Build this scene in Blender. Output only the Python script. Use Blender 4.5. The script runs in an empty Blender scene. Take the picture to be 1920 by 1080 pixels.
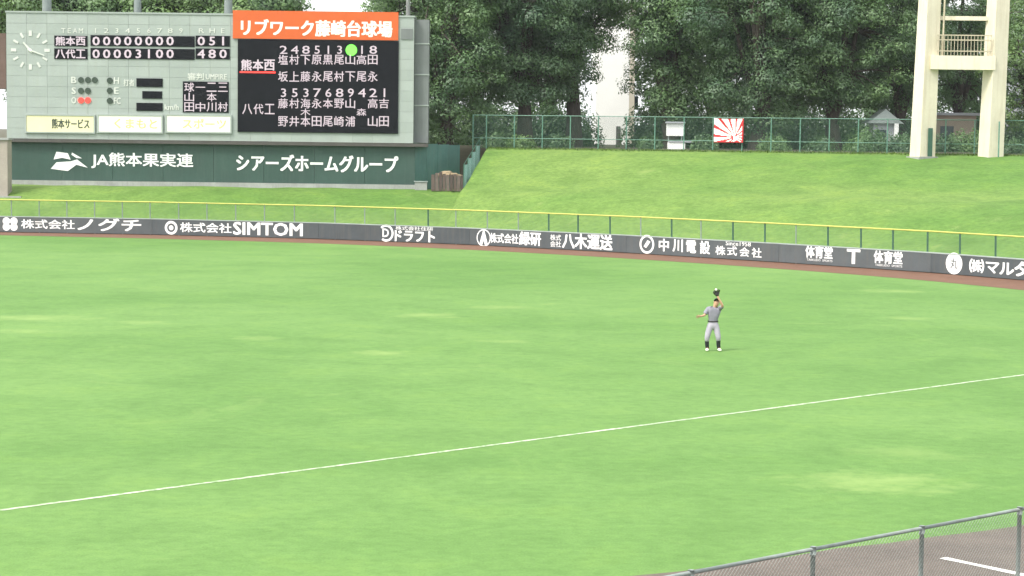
import bpy, math, random
import numpy as np
from mathutils import Vector, Matrix

SC = bpy.context.scene
COL = SC.collection
R = math.radians
random.seed(5)

# ------------------------------------------------------------------ camera
CAM_H, F_PX, PITCH, ROLL = 6.8, 3900.0, R(4.27), R(0.7)
cam_data = bpy.data.cameras.new('camera')
cam = bpy.data.objects.new('camera', cam_data)
COL.objects.link(cam)
cam_data.sensor_width = 36.0
cam_data.lens = 36.0 * F_PX / 1920.0
cam_data.clip_start = 0.5
cam_data.clip_end = 4000.0
CROT = Matrix.Rotation(math.pi / 2 - PITCH, 3, 'X') @ Matrix.Rotation(ROLL, 3, 'Z')
cam.matrix_world = Matrix.Translation((0, 0, CAM_H)) @ CROT.to_4x4()
SC.camera = cam

# ------------------------------------------------------------------ sky, sun, exposure
SUN_EL, SUN_AZ = R(52), R(-128)          # azimuth clockwise from +Y: behind the camera, to the left
world = bpy.data.worlds.new('World')
SC.world = world
world.use_nodes = True
wn, wl = world.node_tree.nodes, world.node_tree.links
wn.clear()
sky = wn.new('ShaderNodeTexSky'); sky.sky_type = 'NISHITA'; sky.sun_disc = False
sky.sun_elevation = SUN_EL; sky.sun_rotation = SUN_AZ
sky.air_density = 1.6; sky.dust_density = 6.0; sky.ozone_density = 1.0
hs = wn.new('ShaderNodeHueSaturation'); hs.inputs['Saturation'].default_value = 0.35
cloud = wn.new('ShaderNodeMix'); cloud.data_type = 'RGBA'      # even overcast veil over the clear sky
cloud.inputs[0].default_value = 0.68; cloud.inputs[7].default_value = (5.6, 5.75, 5.8, 1)
bg = wn.new('ShaderNodeBackground'); bg.inputs['Strength'].default_value = 0.12
wo = wn.new('ShaderNodeOutputWorld')
wl.new(sky.outputs[0], hs.inputs['Color']); wl.new(hs.outputs[0], cloud.inputs[6]); wl.new(cloud.outputs[2], bg.inputs[0]); wl.new(bg.outputs[0], wo.inputs[0])

sun_data = bpy.data.lights.new('sun', 'SUN')
sun_data.energy = 1.35; sun_data.angle = R(16); sun_data.color = (1.0, 0.96, 0.88)
sun = bpy.data.objects.new('sun', sun_data); COL.objects.link(sun)
SUN_DIR = Vector((math.sin(SUN_AZ) * math.cos(SUN_EL), math.cos(SUN_AZ) * math.cos(SUN_EL), math.sin(SUN_EL)))
sun.rotation_euler = SUN_DIR.to_track_quat('Z', 'Y').to_euler()
sun.location = SUN_DIR * 200

SC.view_settings.view_transform = 'Standard'
SC.view_settings.look = 'None'
SC.view_settings.exposure = 1.58
SC.view_settings.gamma = 1.0

# ------------------------------------------------------------------ measuring helpers (photo pixel -> place)
def ray(px, py):
    return CROT @ Vector(((px - 960.0) / F_PX, (540.0 - py) / F_PX, -1.0))
ORG = Vector((0, 0, CAM_H))
def ground(px, py, z=0.0):
    d = ray(px, py); t = (z - CAM_H) / d.z
    return ORG + d * t
def at(px, py, D):
    d = ray(px, py); return ORG + d * (D / d.y)
def on_plane(px, py, p0, n):
    d = ray(px, py); t = (p0 - ORG).dot(n) / d.dot(n)
    return ORG + d * t
def x_at(px, D, z):
    """world x whose picture column is px at depth D and height z"""
    x = 0.0
    for _ in range(6):
        v = CROT.transposed() @ (Vector((x, D, z)) - ORG)
        x += (px - (960 + F_PX * v.x / -v.z)) * D / F_PX
    return x

# ------------------------------------------------------------------ materials
def new_mat(name):
    m = bpy.data.materials.new(name); m.use_nodes = True
    nt = m.node_tree; nt.nodes.clear()
    out = nt.nodes.new('ShaderNodeOutputMaterial')
    b = nt.nodes.new('ShaderNodeBsdfPrincipled')
    nt.links.new(b.outputs[0], out.inputs[0])
    return m, nt, b, out
def ramp(nt, src, stops):
    r = nt.nodes.new('ShaderNodeValToRGB')
    e = r.color_ramp.elements
    while len(e) < len(stops): e.new(0.5)
    for el, (p, c) in zip(e, stops):
        el.position = p; el.color = (*c, 1) if len(c) == 3 else c
    nt.links.new(src, r.inputs[0]); return r.outputs[0]
def noise(nt, vec, scale, detail=4, rough=0.6, dist=0.0):
    n = nt.nodes.new('ShaderNodeTexNoise')
    n.inputs['Scale'].default_value = scale; n.inputs['Detail'].default_value = detail
    n.inputs['Roughness'].default_value = rough; n.inputs['Distortion'].default_value = dist
    if vec is not None: nt.links.new(vec, n.inputs['Vector'])
    return n.outputs['Fac']
def mixc(nt, fac, a, b, mode='MIX'):
    m = nt.nodes.new('ShaderNodeMix'); m.data_type = 'RGBA'; m.blend_type = mode
    for s, v in ((0, fac), (6, a), (7, b)):
        if hasattr(v, 'is_linked') or hasattr(v, 'links'): nt.links.new(v, m.inputs[s])
        elif s == 0: m.inputs[0].default_value = v
        else: m.inputs[s].default_value = (*v, 1)
    return m.outputs[2]
def mathn(nt, op, a, b=None, c=None, clamp=False):
    m = nt.nodes.new('ShaderNodeMath'); m.operation = op; m.use_clamp = clamp
    for i, v in enumerate((a, b, c)):
        if v is None: continue
        if hasattr(v, 'links'): nt.links.new(v, m.inputs[i])
        else: m.inputs[i].default_value = v
    return m.outputs[0]
def obj_coord(nt):
    return nt.nodes.new('ShaderNodeTexCoord').outputs['Object']
def world_pos(nt):
    return nt.nodes.new('ShaderNodeNewGeometry').outputs['Position']
def bump(nt, b, h, strength, dist):
    n = nt.nodes.new('ShaderNodeBump'); n.inputs['Strength'].default_value = strength
    n.inputs['Distance'].default_value = dist
    nt.links.new(h, n.inputs['Height']); nt.links.new(n.outputs[0], b.inputs['Normal'])

MATS = {}
def paint(name, col, rough=0.55, var=0.12, scale=1.5, metallic=0.0, emit=0.0, dirt=None):
    """painted / worn surface: base colour with blotchy wear"""
    if name in MATS: return MATS[name]
    m, nt, b, out = new_mat(name)
    v = world_pos(nt)
    n1 = noise(nt, v, scale, 5, 0.65)
    n2 = noise(nt, v, scale * 14, 3, 0.6)
    dark = tuple(c * (1 - var) for c in col); lite = tuple(min(1, c * (1 + var)) for c in col)
    c1 = ramp(nt, n1, [(0.3, dark), (0.7, lite)])
    c2 = ramp(nt, n2, [(0.3, (1 - var * 0.6,) * 3), (0.7, (1, 1, 1))])
    c = mixc(nt, 1.0, c1, c2, 'MULTIPLY')
    if dirt:
        mp = nt.nodes.new('ShaderNodeMapping'); mp.inputs['Scale'].default_value = (3.0, 3.0, 0.22)
        nt.links.new(v, mp.inputs[0])
        st = noise(nt, mp.outputs[0], 1.3, 6, 0.7)
        f = ramp(nt, st, [(0.48, (0, 0, 0)), (0.75, (0.55, 0.55, 0.55))])
        c = mixc(nt, f, c, dirt)
    nt.links.new(c, b.inputs['Base Color'])
    b.inputs['Roughness'].default_value = rough; b.inputs['Metallic'].default_value = metallic
    if emit:
        b.inputs['Emission Color'].default_value = (*col, 1); b.inputs['Emission Strength'].default_value = emit
    MATS[name] = m
    return m

def grass_material(name, a, b_, dry, dry_amt, fine, patches=(), mott=1.0):
    m, nt, b, out = new_mat(name)
    v = world_pos(nt)
    n_big = noise(nt, v, 0.055, 4, 0.55, 0.6)
    n_mid = noise(nt, v, 0.42, 6, 0.65, 0.4)
    n_tuft = noise(nt, v, 3.2, 5, 0.7)
    n_fine = noise(nt, v, 26.0, 4, 0.75)
    c = mixc(nt, ramp(nt, n_big, [(0.34, (0, 0, 0)), (0.66, (1, 1, 1))]), a, b_)
    tint = ramp(nt, n_mid, [(0.30, (1 - .16 * mott, 1 - .13 * mott, 1 - .18 * mott)), (0.52, (1, 1, 1)), (0.74, (1 + .14 * mott, 1 + .08 * mott, 1.0))])
    c = mixc(nt, 1.0, c, tint, 'MULTIPLY')
    tt = ramp(nt, n_tuft, [(0.28, (1 - .20 * mott, 1 - .17 * mott, 1 - .22 * mott)), (0.55, (1, 1, 1)), (0.78, (1 + .16 * mott, 1 + .12 * mott, 1 + .08 * mott))])
    c = mixc(nt, 1.0, c, tt, 'MULTIPLY')
    ft = ramp(nt, n_fine, [(0.25, (1 - fine,) * 3), (0.6, (1, 1, 1)), (0.85, (1 + fine * 0.7,) * 3)])
    c = mixc(nt, 1.0, c, ft, 'MULTIPLY')
    n_dry = noise(nt, v, 0.19, 7, 0.72, 1.2)
    fd = ramp(nt, n_dry, [(0.60, (0, 0, 0)), (0.74, (dry_amt,) * 3)])
    c = mixc(nt, fd, c, dry)
    if patches:
        edge = noise(nt, v, 1.1, 5, 0.7)
        tot = None
        for (cx, cy, rx, ry, k) in patches:
            sub = nt.nodes.new('ShaderNodeVectorMath'); sub.operation = 'SUBTRACT'
            nt.links.new(v, sub.inputs[0]); sub.inputs[1].default_value = (cx, cy, 0)
            mul = nt.nodes.new('ShaderNodeVectorMath'); mul.operation = 'MULTIPLY'
            nt.links.new(sub.outputs[0], mul.inputs[0]); mul.inputs[1].default_value = (1 / rx, 1 / ry, 0)
            ln = nt.nodes.new('ShaderNodeVectorMath'); ln.operation = 'LENGTH'
            nt.links.new(mul.outputs[0], ln.inputs[0])
            d = mathn(nt, 'ADD', ln.outputs['Value'], mathn(nt, 'MULTIPLY', mathn(nt, 'SUBTRACT', edge, 0.5), 2.6))
            f = mathn(nt, 'MULTIPLY', mathn(nt, 'SUBTRACT', 1.0, d, clamp=True), k)
            tot = f if tot is None else mathn(nt, 'MAXIMUM', tot, f)
        c = mixc(nt, tot, c, dry)
    nt.links.new(c, b.inputs['Base Color'])
    b.inputs['Roughness'].default_value = 0.85
    b.inputs['Specular IOR Level'].default_value = 0.2
    h = mathn(nt, 'ADD', n_fine, mathn(nt, 'MULTIPLY', n_tuft, 1.5))
    bump(nt, b, h, 0.22, 0.04)
    return m

def dirt_material(name, a, b_, scale=0.6):
    m, nt, b, out = new_mat(name)
    v = world_pos(nt)
    c = mixc(nt, ramp(nt, noise(nt, v, scale, 6, 0.7, 0.5), [(0.3, (0, 0, 0)), (0.7, (1, 1, 1))]), a, b_)
    n2 = noise(nt, v, 22.0, 5, 0.75)
    c = mixc(nt, 1.0, c, ramp(nt, n2, [(0.25, (0.72,) * 3), (0.6, (1, 1, 1)), (0.85, (1.2,) * 3)]), 'MULTIPLY')
    n3 = noise(nt, v, 3.5, 5, 0.7)
    c = mixc(nt, 1.0, c, ramp(nt, n3, [(0.3, (0.82,) * 3), (0.65, (1, 1, 1))]), 'MULTIPLY')
    nt.links.new(c, b.inputs['Base Color']); b.inputs['Roughness'].default_value = 0.95
    bump(nt, b, n2, 0.4, 0.02)
    return m

def leaf_material(name, dark, mid, lite):
    m, nt, b, out = new_mat(name)
    g = nt.nodes.new('ShaderNodeNewGeometry')
    c = ramp(nt, g.outputs['Random Per Island'], [(0.0, dark), (0.55, mid), (1.0, lite)])
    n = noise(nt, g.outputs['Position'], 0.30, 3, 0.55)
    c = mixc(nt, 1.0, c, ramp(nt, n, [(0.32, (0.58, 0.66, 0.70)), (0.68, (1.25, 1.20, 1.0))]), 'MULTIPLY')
    nt.links.new(c, b.inputs['Base Color'])
    b.inputs['Roughness'].default_value = 0.5
    tr = nt.nodes.new('ShaderNodeBsdfTranslucent')
    nt.links.new(mixc(nt, 1.0, c, (1.1, 1.25, 0.6), 'MULTIPLY'), tr.inputs[0])
    mx = nt.nodes.new('ShaderNodeMixShader'); mx.inputs[0].default_value = 0.32
    nt.links.new(b.outputs[0], mx.inputs[1]); nt.links.new(tr.outputs[0], mx.inputs[2])
    nt.links.new(mx.outputs[0], out.inputs[0])
    return m

def bark_material():
    m, nt, b, out = new_mat('bark')
    v = world_pos(nt)
    mp = nt.nodes.new('ShaderNodeMapping'); mp.inputs['Scale'].default_value = (6, 6, 1.2)
    nt.links.new(v, mp.inputs[0])
    n = noise(nt, mp.outputs[0], 1.5, 6, 0.7)
    nt.links.new(ramp(nt, n, [(0.3, (0.035, 0.029, 0.024)), (0.7, (0.10, 0.082, 0.066))]), b.inputs['Base Color'])
    b.inputs['Roughness'].default_value = 0.95
    bump(nt, b, n, 0.8, 0.06)
    return m

# ------------------------------------------------------------------ mesh builder
class MB:
    def __init__(s): s.v, s.f = [], []
    def add(s, v, f):
        o = len(s.v); s.v += [tuple(p) for p in v]; s.f += [tuple(i + o for i in q) for q in f]; return s
    def box(s, c, d, rot=None):
        hx, hy, hz = d[0] / 2, d[1] / 2, d[2] / 2
        vs = [Vector((x, y, z)) for x in (-hx, hx) for y in (-hy, hy) for z in (-hz, hz)]
        if rot is not None: vs = [rot @ p for p in vs]
        c = Vector(c)
        return s.add([p + c for p in vs], [(0, 1, 3, 2), (4, 6, 7, 5), (0, 4, 5, 1), (2, 3, 7, 6), (0, 2, 6, 4), (1, 5, 7, 3)])
    def frustum(s, c0, d0, c1, d1, rot=None):
        """box tapering from footprint d0 at c0 to d1 at c1"""
        vs = []
        for c, d in ((c0, d0), (c1, d1)):
            for x, y in ((-1, -1), (1, -1), (1, 1), (-1, 1)):
                p = Vector((x * d[0] / 2, y * d[1] / 2, 0))
                if rot is not None: p = rot @ p
                vs.append(p + Vector(c))
        return s.add(vs, [(3, 2, 1, 0), (4, 5, 6, 7), (0, 1, 5, 4), (1, 2, 6, 5), (2, 3, 7, 6), (3, 0, 4, 7)])
    def tube(s, pts, rad, n=8, cap=True):
        pts = [Vector(p) for p in pts]
        if not hasattr(rad, '__len__'): rad = [rad] * len(pts)
        vs, fs = [], []
        for i, p in enumerate(pts):
            t = (pts[min(i + 1, len(pts) - 1)] - pts[max(i - 1, 0)]).normalized()
            ref = Vector((0, 0, 1)) if abs(t.z) < 0.9 else Vector((1, 0, 0))
            a = t.cross(ref).normalized(); b = t.cross(a)
            for k in range(n):
                an = 2 * math.pi * k / n
                vs.append(p + (a * math.cos(an) + b * math.sin(an)) * rad[i])
        for i in range(len(pts) - 1):
            for k in range(n):
                k2 = (k + 1) % n
                fs.append((i * n + k, i * n + k2, (i + 1) * n + k2, (i + 1) * n + k))
        if cap:
            fs.append(tuple(range(n))); fs.append(tuple((len(pts) - 1) * n + k for k in reversed(range(n))))
        return s.add(vs, fs)
    def ball(s, c, r, nu=12, nv=8):
        if not hasattr(r, '__len__'): r = (r, r, r)
        vs, fs = [], []
        for j in range(nv + 1):
            th = math.pi * j / nv
            for i in range(nu):
                ph = 2 * math.pi * i / nu
                vs.append((c[0] + r[0] * math.sin(th) * math.cos(ph), c[1] + r[1] * math.sin(th) * math.sin(ph), c[2] + r[2] * math.cos(th)))
        for j in range(nv):
            for i in range(nu):
                i2 = (i + 1) % nu
                fs.append((j * nu + i, (j + 1) * nu + i, (j + 1) * nu + i2, j * nu + i2))
        return s.add(vs, fs)
    def build(s, name, m, parent=None, smooth=False, loc=None):
        me = bpy.data.meshes.new(name)
        if loc is not None:
            L = Vector(loc); s.v = [tuple(Vector(p) - L) for p in s.v]
        me.from_pydata(s.v, [], s.f); me.update()
        if smooth: me.polygons.foreach_set('use_smooth', [True] * len(me.polygons))
        return link(name, me, m, parent, loc)

def link(name, me, m, parent=None, loc=None):
    o = bpy.data.objects.new(name, me); COL.objects.link(o)
    if m is not None and not me.materials: me.materials.append(m)
    if loc is not None: o.location = loc
    if parent is not None:
        o.parent = parent
        if loc is None: o.matrix_parent_inverse = Matrix.Identity(4)
        # parts are written in world coordinates unless the parent sits elsewhere
        p = parent; off = Vector((0, 0, 0))
        while p is not None: off += p.location; p = p.parent
        if loc is None: o.location = -off
        else: o.location = Vector(loc) - off
    return o
def tag(o, label=None, cat=None, group=None, kind=None):
    if label: o['label'] = label
    if cat: o['category'] = cat
    if group: o['group'] = group
    if kind: o['kind'] = kind
    return o
def thing(name, label, cat, loc, group=None):
    o = bpy.data.objects.new(name, None); COL.objects.link(o); o.location = loc
    o.empty_display_size = 0.3
    return tag(o, label, cat, group)
def np_mesh(name, verts, quads):
    """fast mesh from numpy arrays; quads (n,4) or triangles (n,3)"""
    me = bpy.data.meshes.new(name)
    k = quads.shape[1]
    me.vertices.add(len(verts)); me.vertices.foreach_set('co', verts.astype(np.float32).ravel())
    me.loops.add(quads.size); me.loops.foreach_set('vertex_index', quads.astype(np.int32).ravel())
    me.polygons.add(len(quads)); me.polygons.foreach_set('loop_start', np.arange(0, quads.size, k, dtype=np.int32))
    me.update(calc_edges=True)
    return me

def text_shape(s, bold=0.0, spacing=1.0):
    """vertices (x,y) and faces of a word, fitted into the unit square 0..1 x 0..1"""
    c = bpy.data.curves.new('word', 'FONT'); c.body = s; c.offset = bold; c.resolution_u = 2
    c.space_character = spacing
    o = bpy.data.objects.new('word', c); COL.objects.link(o)
    me = bpy.data.meshes.new_from_object(o.evaluated_get(bpy.context.evaluated_depsgraph_get()))
    bpy.data.objects.remove(o); bpy.data.curves.remove(c)
    vs = [(v.co.x, v.co.y) for v in me.vertices]; fs = [tuple(p.vertices) for p in me.polygons]
    bpy.data.meshes.remove(me)
    x0 = min(v[0] for v in vs); x1 = max(v[0] for v in vs); y0 = min(v[1] for v in vs); y1 = max(v[1] for v in vs)
    asp = (x1 - x0) / max(y1 - y0, 1e-6)
    return [((x - x0) / max(x1 - x0, 1e-6), (y - y0) / max(y1 - y0, 1e-6)) for x, y in vs], fs, asp

class Face:
    """a flat vertical face: pixels of the photo measured onto it; print is laid on it"""
    def __init__(s, p0, u):
        s.p0 = Vector(p0); s.u = Vector(u).normalized(); s.n = Vector((s.u.y, -s.u.x, 0))
        if s.n.y > 0: s.n = -s.n
    def uz(s, px, py):
        p = on_plane(px, py, s.p0, s.n); return (p - s.p0).dot(s.u), p.z
    def pt(s, u, z, off=0.0): 
        q = s.p0 + s.u * u + s.n * off; return Vector((q.x, q.y, z))
    def rect(s, x0, y0, x1, y1):
        u0, _ = s.uz(x0, (y0 + y1) / 2); u1, _ = s.uz(x1, (y0 + y1) / 2)
        _, za = s.uz((x0 + x1) / 2, y0); _, zb = s.uz((x0 + x1) / 2, y1)
        return u0, zb, u1, za
    def slab(s, mb, u0, z0, u1, z1, o0, o1):
        vs = [s.pt(u, z, o) for u in (u0, u1) for o in (o0, o1) for z in (z0, z1)]
        return mb.add(vs, [(0, 1, 3, 2), (4, 6, 7, 5), (0, 4, 5, 1), (2, 3, 7, 6), (0, 2, 6, 4), (1, 5, 7, 3)])
    def word(s, mb, txt, x0, y0, x1, y1, off, bold=0.02, spacing=1.0, depth=0.0):
        u0, z0, u1, z1 = s.rect(x0, y0, x1, y1)
        return s.word_uz(mb, txt, u0, z0, u1, z1, off, bold, spacing)
    def word_uz(s, mb, txt, u0, z0, u1, z1, off, bold=0.02, spacing=1.0):
        vs, fs, asp = text_shape(txt, 0.0, spacing)
        if len(txt) == 1 and asp < 0.62:            # narrow digits keep their own proportion
            w = min(u1 - u0, (z1 - z0) * asp * 1.15); c = (u0 + u1) / 2; u0, u1 = c - w / 2, c + w / 2
        if len(txt) == 1 and asp > 1.5:
            hh = (u1 - u0) / asp; c = (z0 + z1) / 2; z0, z1 = c - hh / 2, c + hh / 2
        b = bold * (z1 - z0) * 1.1
        sh = ((0, 0),) if b <= 0 else ((-b, -b * .6), (b, -b * .6), (-b, b * .6), (b, b * .6), (0, 0))
        for k, (du, dz) in enumerate(sh):           # heavier strokes
            mb.add([s.pt(u0 + x * (u1 - u0) + du, z0 + y * (z1 - z0) + dz, off + 0.0012 * k) for x, y in vs], fs)
        return mb
    def disc(s, mb, u, z, r0, r1, off, n=28, a0=0.0, a1=2 * math.pi):
        """ring (r0>0) or disc of print"""
        vs, fs = [], []
        m = n if abs(a1 - a0 - 2 * math.pi) < 1e-6 else n
        for k in range(m + 1):
            a = a0 + (a1 - a0) * k / m
            for r in (r0, r1): vs.append(s.pt(u + r * math.cos(a), z + r * math.sin(a), off))
        for k in range(m): fs.append((2 * k, 2 * k + 1, 2 * k + 3, 2 * k + 2))
        return mb.add(vs, fs)
    def poly(s, mb, pts, off):
        return mb.add([s.pt(u, z, off) for u, z in pts], [tuple(range(len(pts)))])

def mesh_wires(mb, p0, p1, z0, z1, pitch, r):
    """diamond chain-link wires between two posts (z0/z1 may be pairs for a sloping foot)"""
    p0 = Vector((p0[0], p0[1], 0)); p1 = Vector((p1[0], p1[1], 0))
    L = (p1 - p0).length; u = (p1 - p0) / L; H = z1 - z0
    nrm = Vector((u.y, -u.x, 0))
    step = pitch * math.sqrt(2)
    for sgn in (1, -1):
        k = -H
        while k < L:
            a0, b0 = k, 0.0; a1, b1 = k + H, H
            if a0 < 0: b0 = -a0; a0 = 0.0
            if a1 > L: b1 = H - (a1 - L); a1 = L
            if a1 - a0 > 0.01:
                if sgn < 0: q0, q1 = (a0, H - b0), (a1, H - b1)
                else: q0, q1 = (a0, b0), (a1, b1)
                A = p0 + u * q0[0]; A = Vector((A.x, A.y, z0 + q0[1])) + nrm * (r * sgn)
                B = p0 + u * q1[0]; B = Vector((B.x, B.y, z0 + q1[1])) + nrm * (r * sgn)
                t = (B - A).normalized(); s = t.cross(nrm)
                ring = [nrm * r, (s * 0.87 - nrm * 0.5) * r, (-s * 0.87 - nrm * 0.5) * r]
                mb.add([A + w for w in ring] + [B + w for w in ring], [(0, 1, 4, 3), (1, 2, 5, 4), (2, 0, 3, 5)])
            k += step

def spline(pts, n):
    """smooth Catmull-Rom curve through xy points"""
    out = []
    P = [Vector(p) for p in pts]; P = [2 * P[0] - P[1]] + P + [2 * P[-1] - P[-2]]
    for i in range(1, len(P) - 2):
        for k in range(n):
            t = k / n; a, b, c, d = P[i - 1], P[i], P[i + 1], P[i + 2]
            out.append(0.5 * ((2 * b) + (c - a) * t + (2 * a - 5 * b + 4 * c - d) * t * t + (3 * b - a - 3 * c + d) * t ** 3))
    out.append(P[-2]); return out

# ================================================================== SETTING
# outfield fence foot and outer edge of the turf, measured on the ground
FOOT_PX = [(-320, 429.5), (0, 435.5), (285, 440.5), (597, 448.5), (880, 459.5), (1160, 473.8), (1437, 491), (1694, 508), (1912, 525), (2080, 539.5)]
EDGE_PX = [(-320, 433.5), (0, 441), (285, 447.5), (597, 456.5), (880, 468.5), (1160, 484), (1437, 502.5), (1694, 522.5), (1912, 543.5), (2080, 562)]
foot = [ground(*p) for p in FOOT_PX]
edge = [ground(*p) for p in EDGE_PX]
# both curves go on beyond the picture
foot_all = [Vector((-95, 105, 0)), Vector((-70, 128, 0))] + spline(foot, 6) + [Vector((40, 72, 0)), Vector((43, 58, 0))]
edge_all = [Vector((-91, 103, 0)), Vector((-68, 123.5, 0))] + spline(edge, 6) + [Vector((35.5, 70, 0)), Vector((38, 57, 0))]

m_field = grass_material('outfield_turf', (0.098, 0.205, 0.046), (0.135, 0.250, 0.066), (0.19, 0.285, 0.085), 0.45, 0.32,
    patches=[(g.x, g.y, rx, ry, k) for g, rx, ry, k in (
        (ground(60, 596), 2.6, 1.5, 0.8), (ground(40, 621), 2.0, 0.9, 0.5), (ground(800, 591), 1.6, 1.2, 0.8), (ground(940, 576), 1.5, 1.0, 0.6),
        (ground(480, 634), 1.0, 0.9, 0.6), (ground(720, 662), 1.2, 0.9, 0.8), (ground(950, 640), 1.0, 0.8, 0.6), (ground(1680, 546), 1.7, 1.2, 0.8),
        (ground(1700, 597), 1.2, 0.9, 0.6), (ground(1640, 905), 2.0, 1.6, 0.9), (ground(1700, 850), 1.6, 1.2, 0.4), (ground(270, 605), 1.0, 0.9, 0.5))], mott=1.05)
m_bank = grass_material('bank_turf', (0.096, 0.192, 0.036), (0.150, 0.235, 0.056), (0.215, 0.265, 0.090), 0.85, 0.26, mott=1.75)
m_track = dirt_material('track_dirt', (0.125, 0.056, 0.030), (0.158, 0.074, 0.041), 0.5)
m_foul = dirt_material('foul_dirt', (0.090, 0.070, 0.057), (0.140, 0.110, 0.090), 0.9)
m_chalk = paint('chalk', (0.74, 0.75, 0.70), 0.9, 0.18, 4.0)
def chalk_material():
    m, nt, b, out = new_mat('foul_line_chalk'); v = world_pos(nt)
    f = ramp(nt, noise(nt, v, 5.0, 6, 0.75), [(0.36, (0, 0, 0)), (0.56, (0.85, 0.85, 0.85))])
    f2 = ramp(nt, noise(nt, v, 0.5, 4, 0.6), [(0.30, (0.55,) * 3), (0.6, (1, 1, 1))])
    nt.links.new(mixc(nt, mixc(nt, 1.0, f, f2, 'MULTIPLY'), (0.12, 0.23, 0.06), (0.55, 0.58, 0.48)), b.inputs['Base Color'])
    b.inputs['Roughness'].default_value = 0.95; return m
m_line = chalk_material()
m_earth = dirt_material('earth', (0.06, 0.055, 0.03), (0.09, 0.085, 0.045), 0.2)

g = MB(); g.add([(-1500, -600, -0.06), (1500, -600, -0.06), (1500, 2400, -0.06), (-1500, 2400, -0.06)], [(0, 1, 2, 3)])
tag(g.build('ground', m_earth), kind='structure')

# turf of the playing field
def strip(a, b, z):
    mb = MB(); n = len(a)
    mb.v = [(p.x, p.y, z) for p in a] + [(p.x, p.y, z) for p in b]
    mb.f = [(i, i + 1, n + i + 1, n + i) for i in range(n - 1)]
    return mb
FL0, FL1 = ground(0, 957), ground(1920, 703)
fl_dir = (FL1 - FL0).normalized(); fl_n = Vector((-fl_dir.y, fl_dir.x, 0))
t = MB(); t.v = [(p.x, p.y, 0.0) for p in edge_all] + [(38, -30, 0), (-95, -30, 0)]
t.f = [tuple(range(len(t.v)))[::-1]]
tag(t.build('outfield_grass', m_field), kind='structure')
tag(strip(edge_all, foot_all, 0.006).build('warning_track', m_track), kind='structure')

# foul ground: bare earth between the turf and the near fence
B0, B1 = ground(1570, 1031), ground(1920, 985)
bd = (B1 - B0).normalized(); rnd = random.Random(3)
far_edge = []
for k in range(-40, 41):
    p = B0 + bd * (k * 1.1); w = rnd.uniform(-0.10, 0.10)
    far_edge.append(Vector((p.x, p.y + w, 0)))
near_edge = [Vector((p.x + 6, p.y - 16, 0)) for p in far_edge]
tag(strip(far_edge, near_edge, 0.006).build('foul_ground_dirt', m_foul), kind='structure')

def ground_line(name, p0, p1, w, z, seed, m, label, cat):
    rr = random.Random(seed); mb = MB(); d = (p1 - p0).normalized(); n = Vector((-d.y, d.x, 0)); L = (p1 - p0).length
    N = max(2, int(L / 0.5)); vs = []
    for k in range(N + 1):
        p = p0 + d * (L * k / N)
        for s in (-1, 1):
            q = p + n * (s * w / 2 * rr.uniform(0.8, 1.15)); vs.append((q.x, q.y, z))
    mb.add(vs, [(2 * k, 2 * k + 2, 2 * k + 3, 2 * k + 1) for k in range(N)])
    return tag(mb.build(name, m), kind='structure')
ground_line('foul_line_marking', FL0 - fl_dir * 24, FL1 + fl_dir * 26, 0.13, 0.006, 1, m_line, '', '')
ground_line('bullpen_line_marking', ground(1768, 1047), ground(1990, 1094), 0.16, 0.012, 2, m_chalk, '', '')

# the grass bank behind the outfield fence
TER_Z, CREST_Z = 2.75, 5.68
def fence_D(px):
    for (a, b) in zip(FOOT_PX[:-1], FOOT_PX[1:]):
        if a[0] <= px <= b[0]:
            k = (px - a[0]) / (b[0] - a[0]); return ground(px, a[1] + k * (b[1] - a[1])).y
    return ground(*(FOOT_PX[0] if px < 0 else FOOT_PX[-1])).y
def crest_D(px): return 150.5 + (px - 885) * (141.0 - 150.5) / (1960 - 885)
def smooth(a, b, x):
    k = max(0.0, min(1.0, (x - a) / (b - a))); return k * k * (3 - 2 * k)
def bank_z(px, D):
    fD, cD = fence_D(px) + 0.8, crest_D(px)
    def prof(pts, s):
        for (a, za), (b, zb) in zip(pts[:-1], pts[1:]):
            if s <= b: return za + (zb - za) * smooth(a, b, s) * 0.45 + (zb - za) * 0.55 * max(0, (s - a) / (b - a))
        return pts[-1][1]
    s = (D - fD) / (cD - fD)
    tf = 0.43
    hi = prof([(0, 0.05), (tf, 3.0), (tf + 0.07, 3.15), (1.0, CREST_Z), (1.12, CREST_Z + 0.03), (9, CREST_Z + 0.03)], max(0, s))
    s2 = (D - fD) / (144.0 - fD)
    lo = prof([(0, 0.05), (0.9, TER_Z - 0.12), (1.0, TER_Z), (20, TER_Z)], max(0, s2))
    e = 872 + (D - 141) / 9.0 * 33
    k = smooth(e - 9, e + 9, px)
    if D > 162: k = max(k, smooth(162, 166, D))
    return lo + (hi - lo) * k
cols = list(range(-420, 840, 40)) + list(range(840, 930, 5)) + list(range(930, 2230, 40))
rows = [0, .04, .08, .13, .18, .23, .28, .33, .38, .43, .47, .5, .55, .6, .65, .7, .76, .82, .88, .94, 1.0, 1.04, 1.1, 1.2]
vs, fs = [], []
jr = random.Random(9)
for px in cols:
    fD, cD = fence_D(px) + 0.8, crest_D(px)
    Ds = [fD + (cD - fD) * r for r in rows] + [162, 163, 164, 165, 166, 168, 230, 900]
    for D in Ds:
        z = bank_z(px, D)
        if fD + 1 < D < cD - 0.3: z += jr.uniform(-0.05, 0.05)
        vs.append((x_at(px, D, z), D, z))
NR = len(rows) + 8
for i in range(len(cols) - 1):
    for j in range(NR - 1):
        fs.append((i * NR + j, (i + 1) * NR + j, (i + 1) * NR + j + 1, i * NR + j + 1))
bank = MB(); bank.v, bank.f = vs, fs
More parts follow.
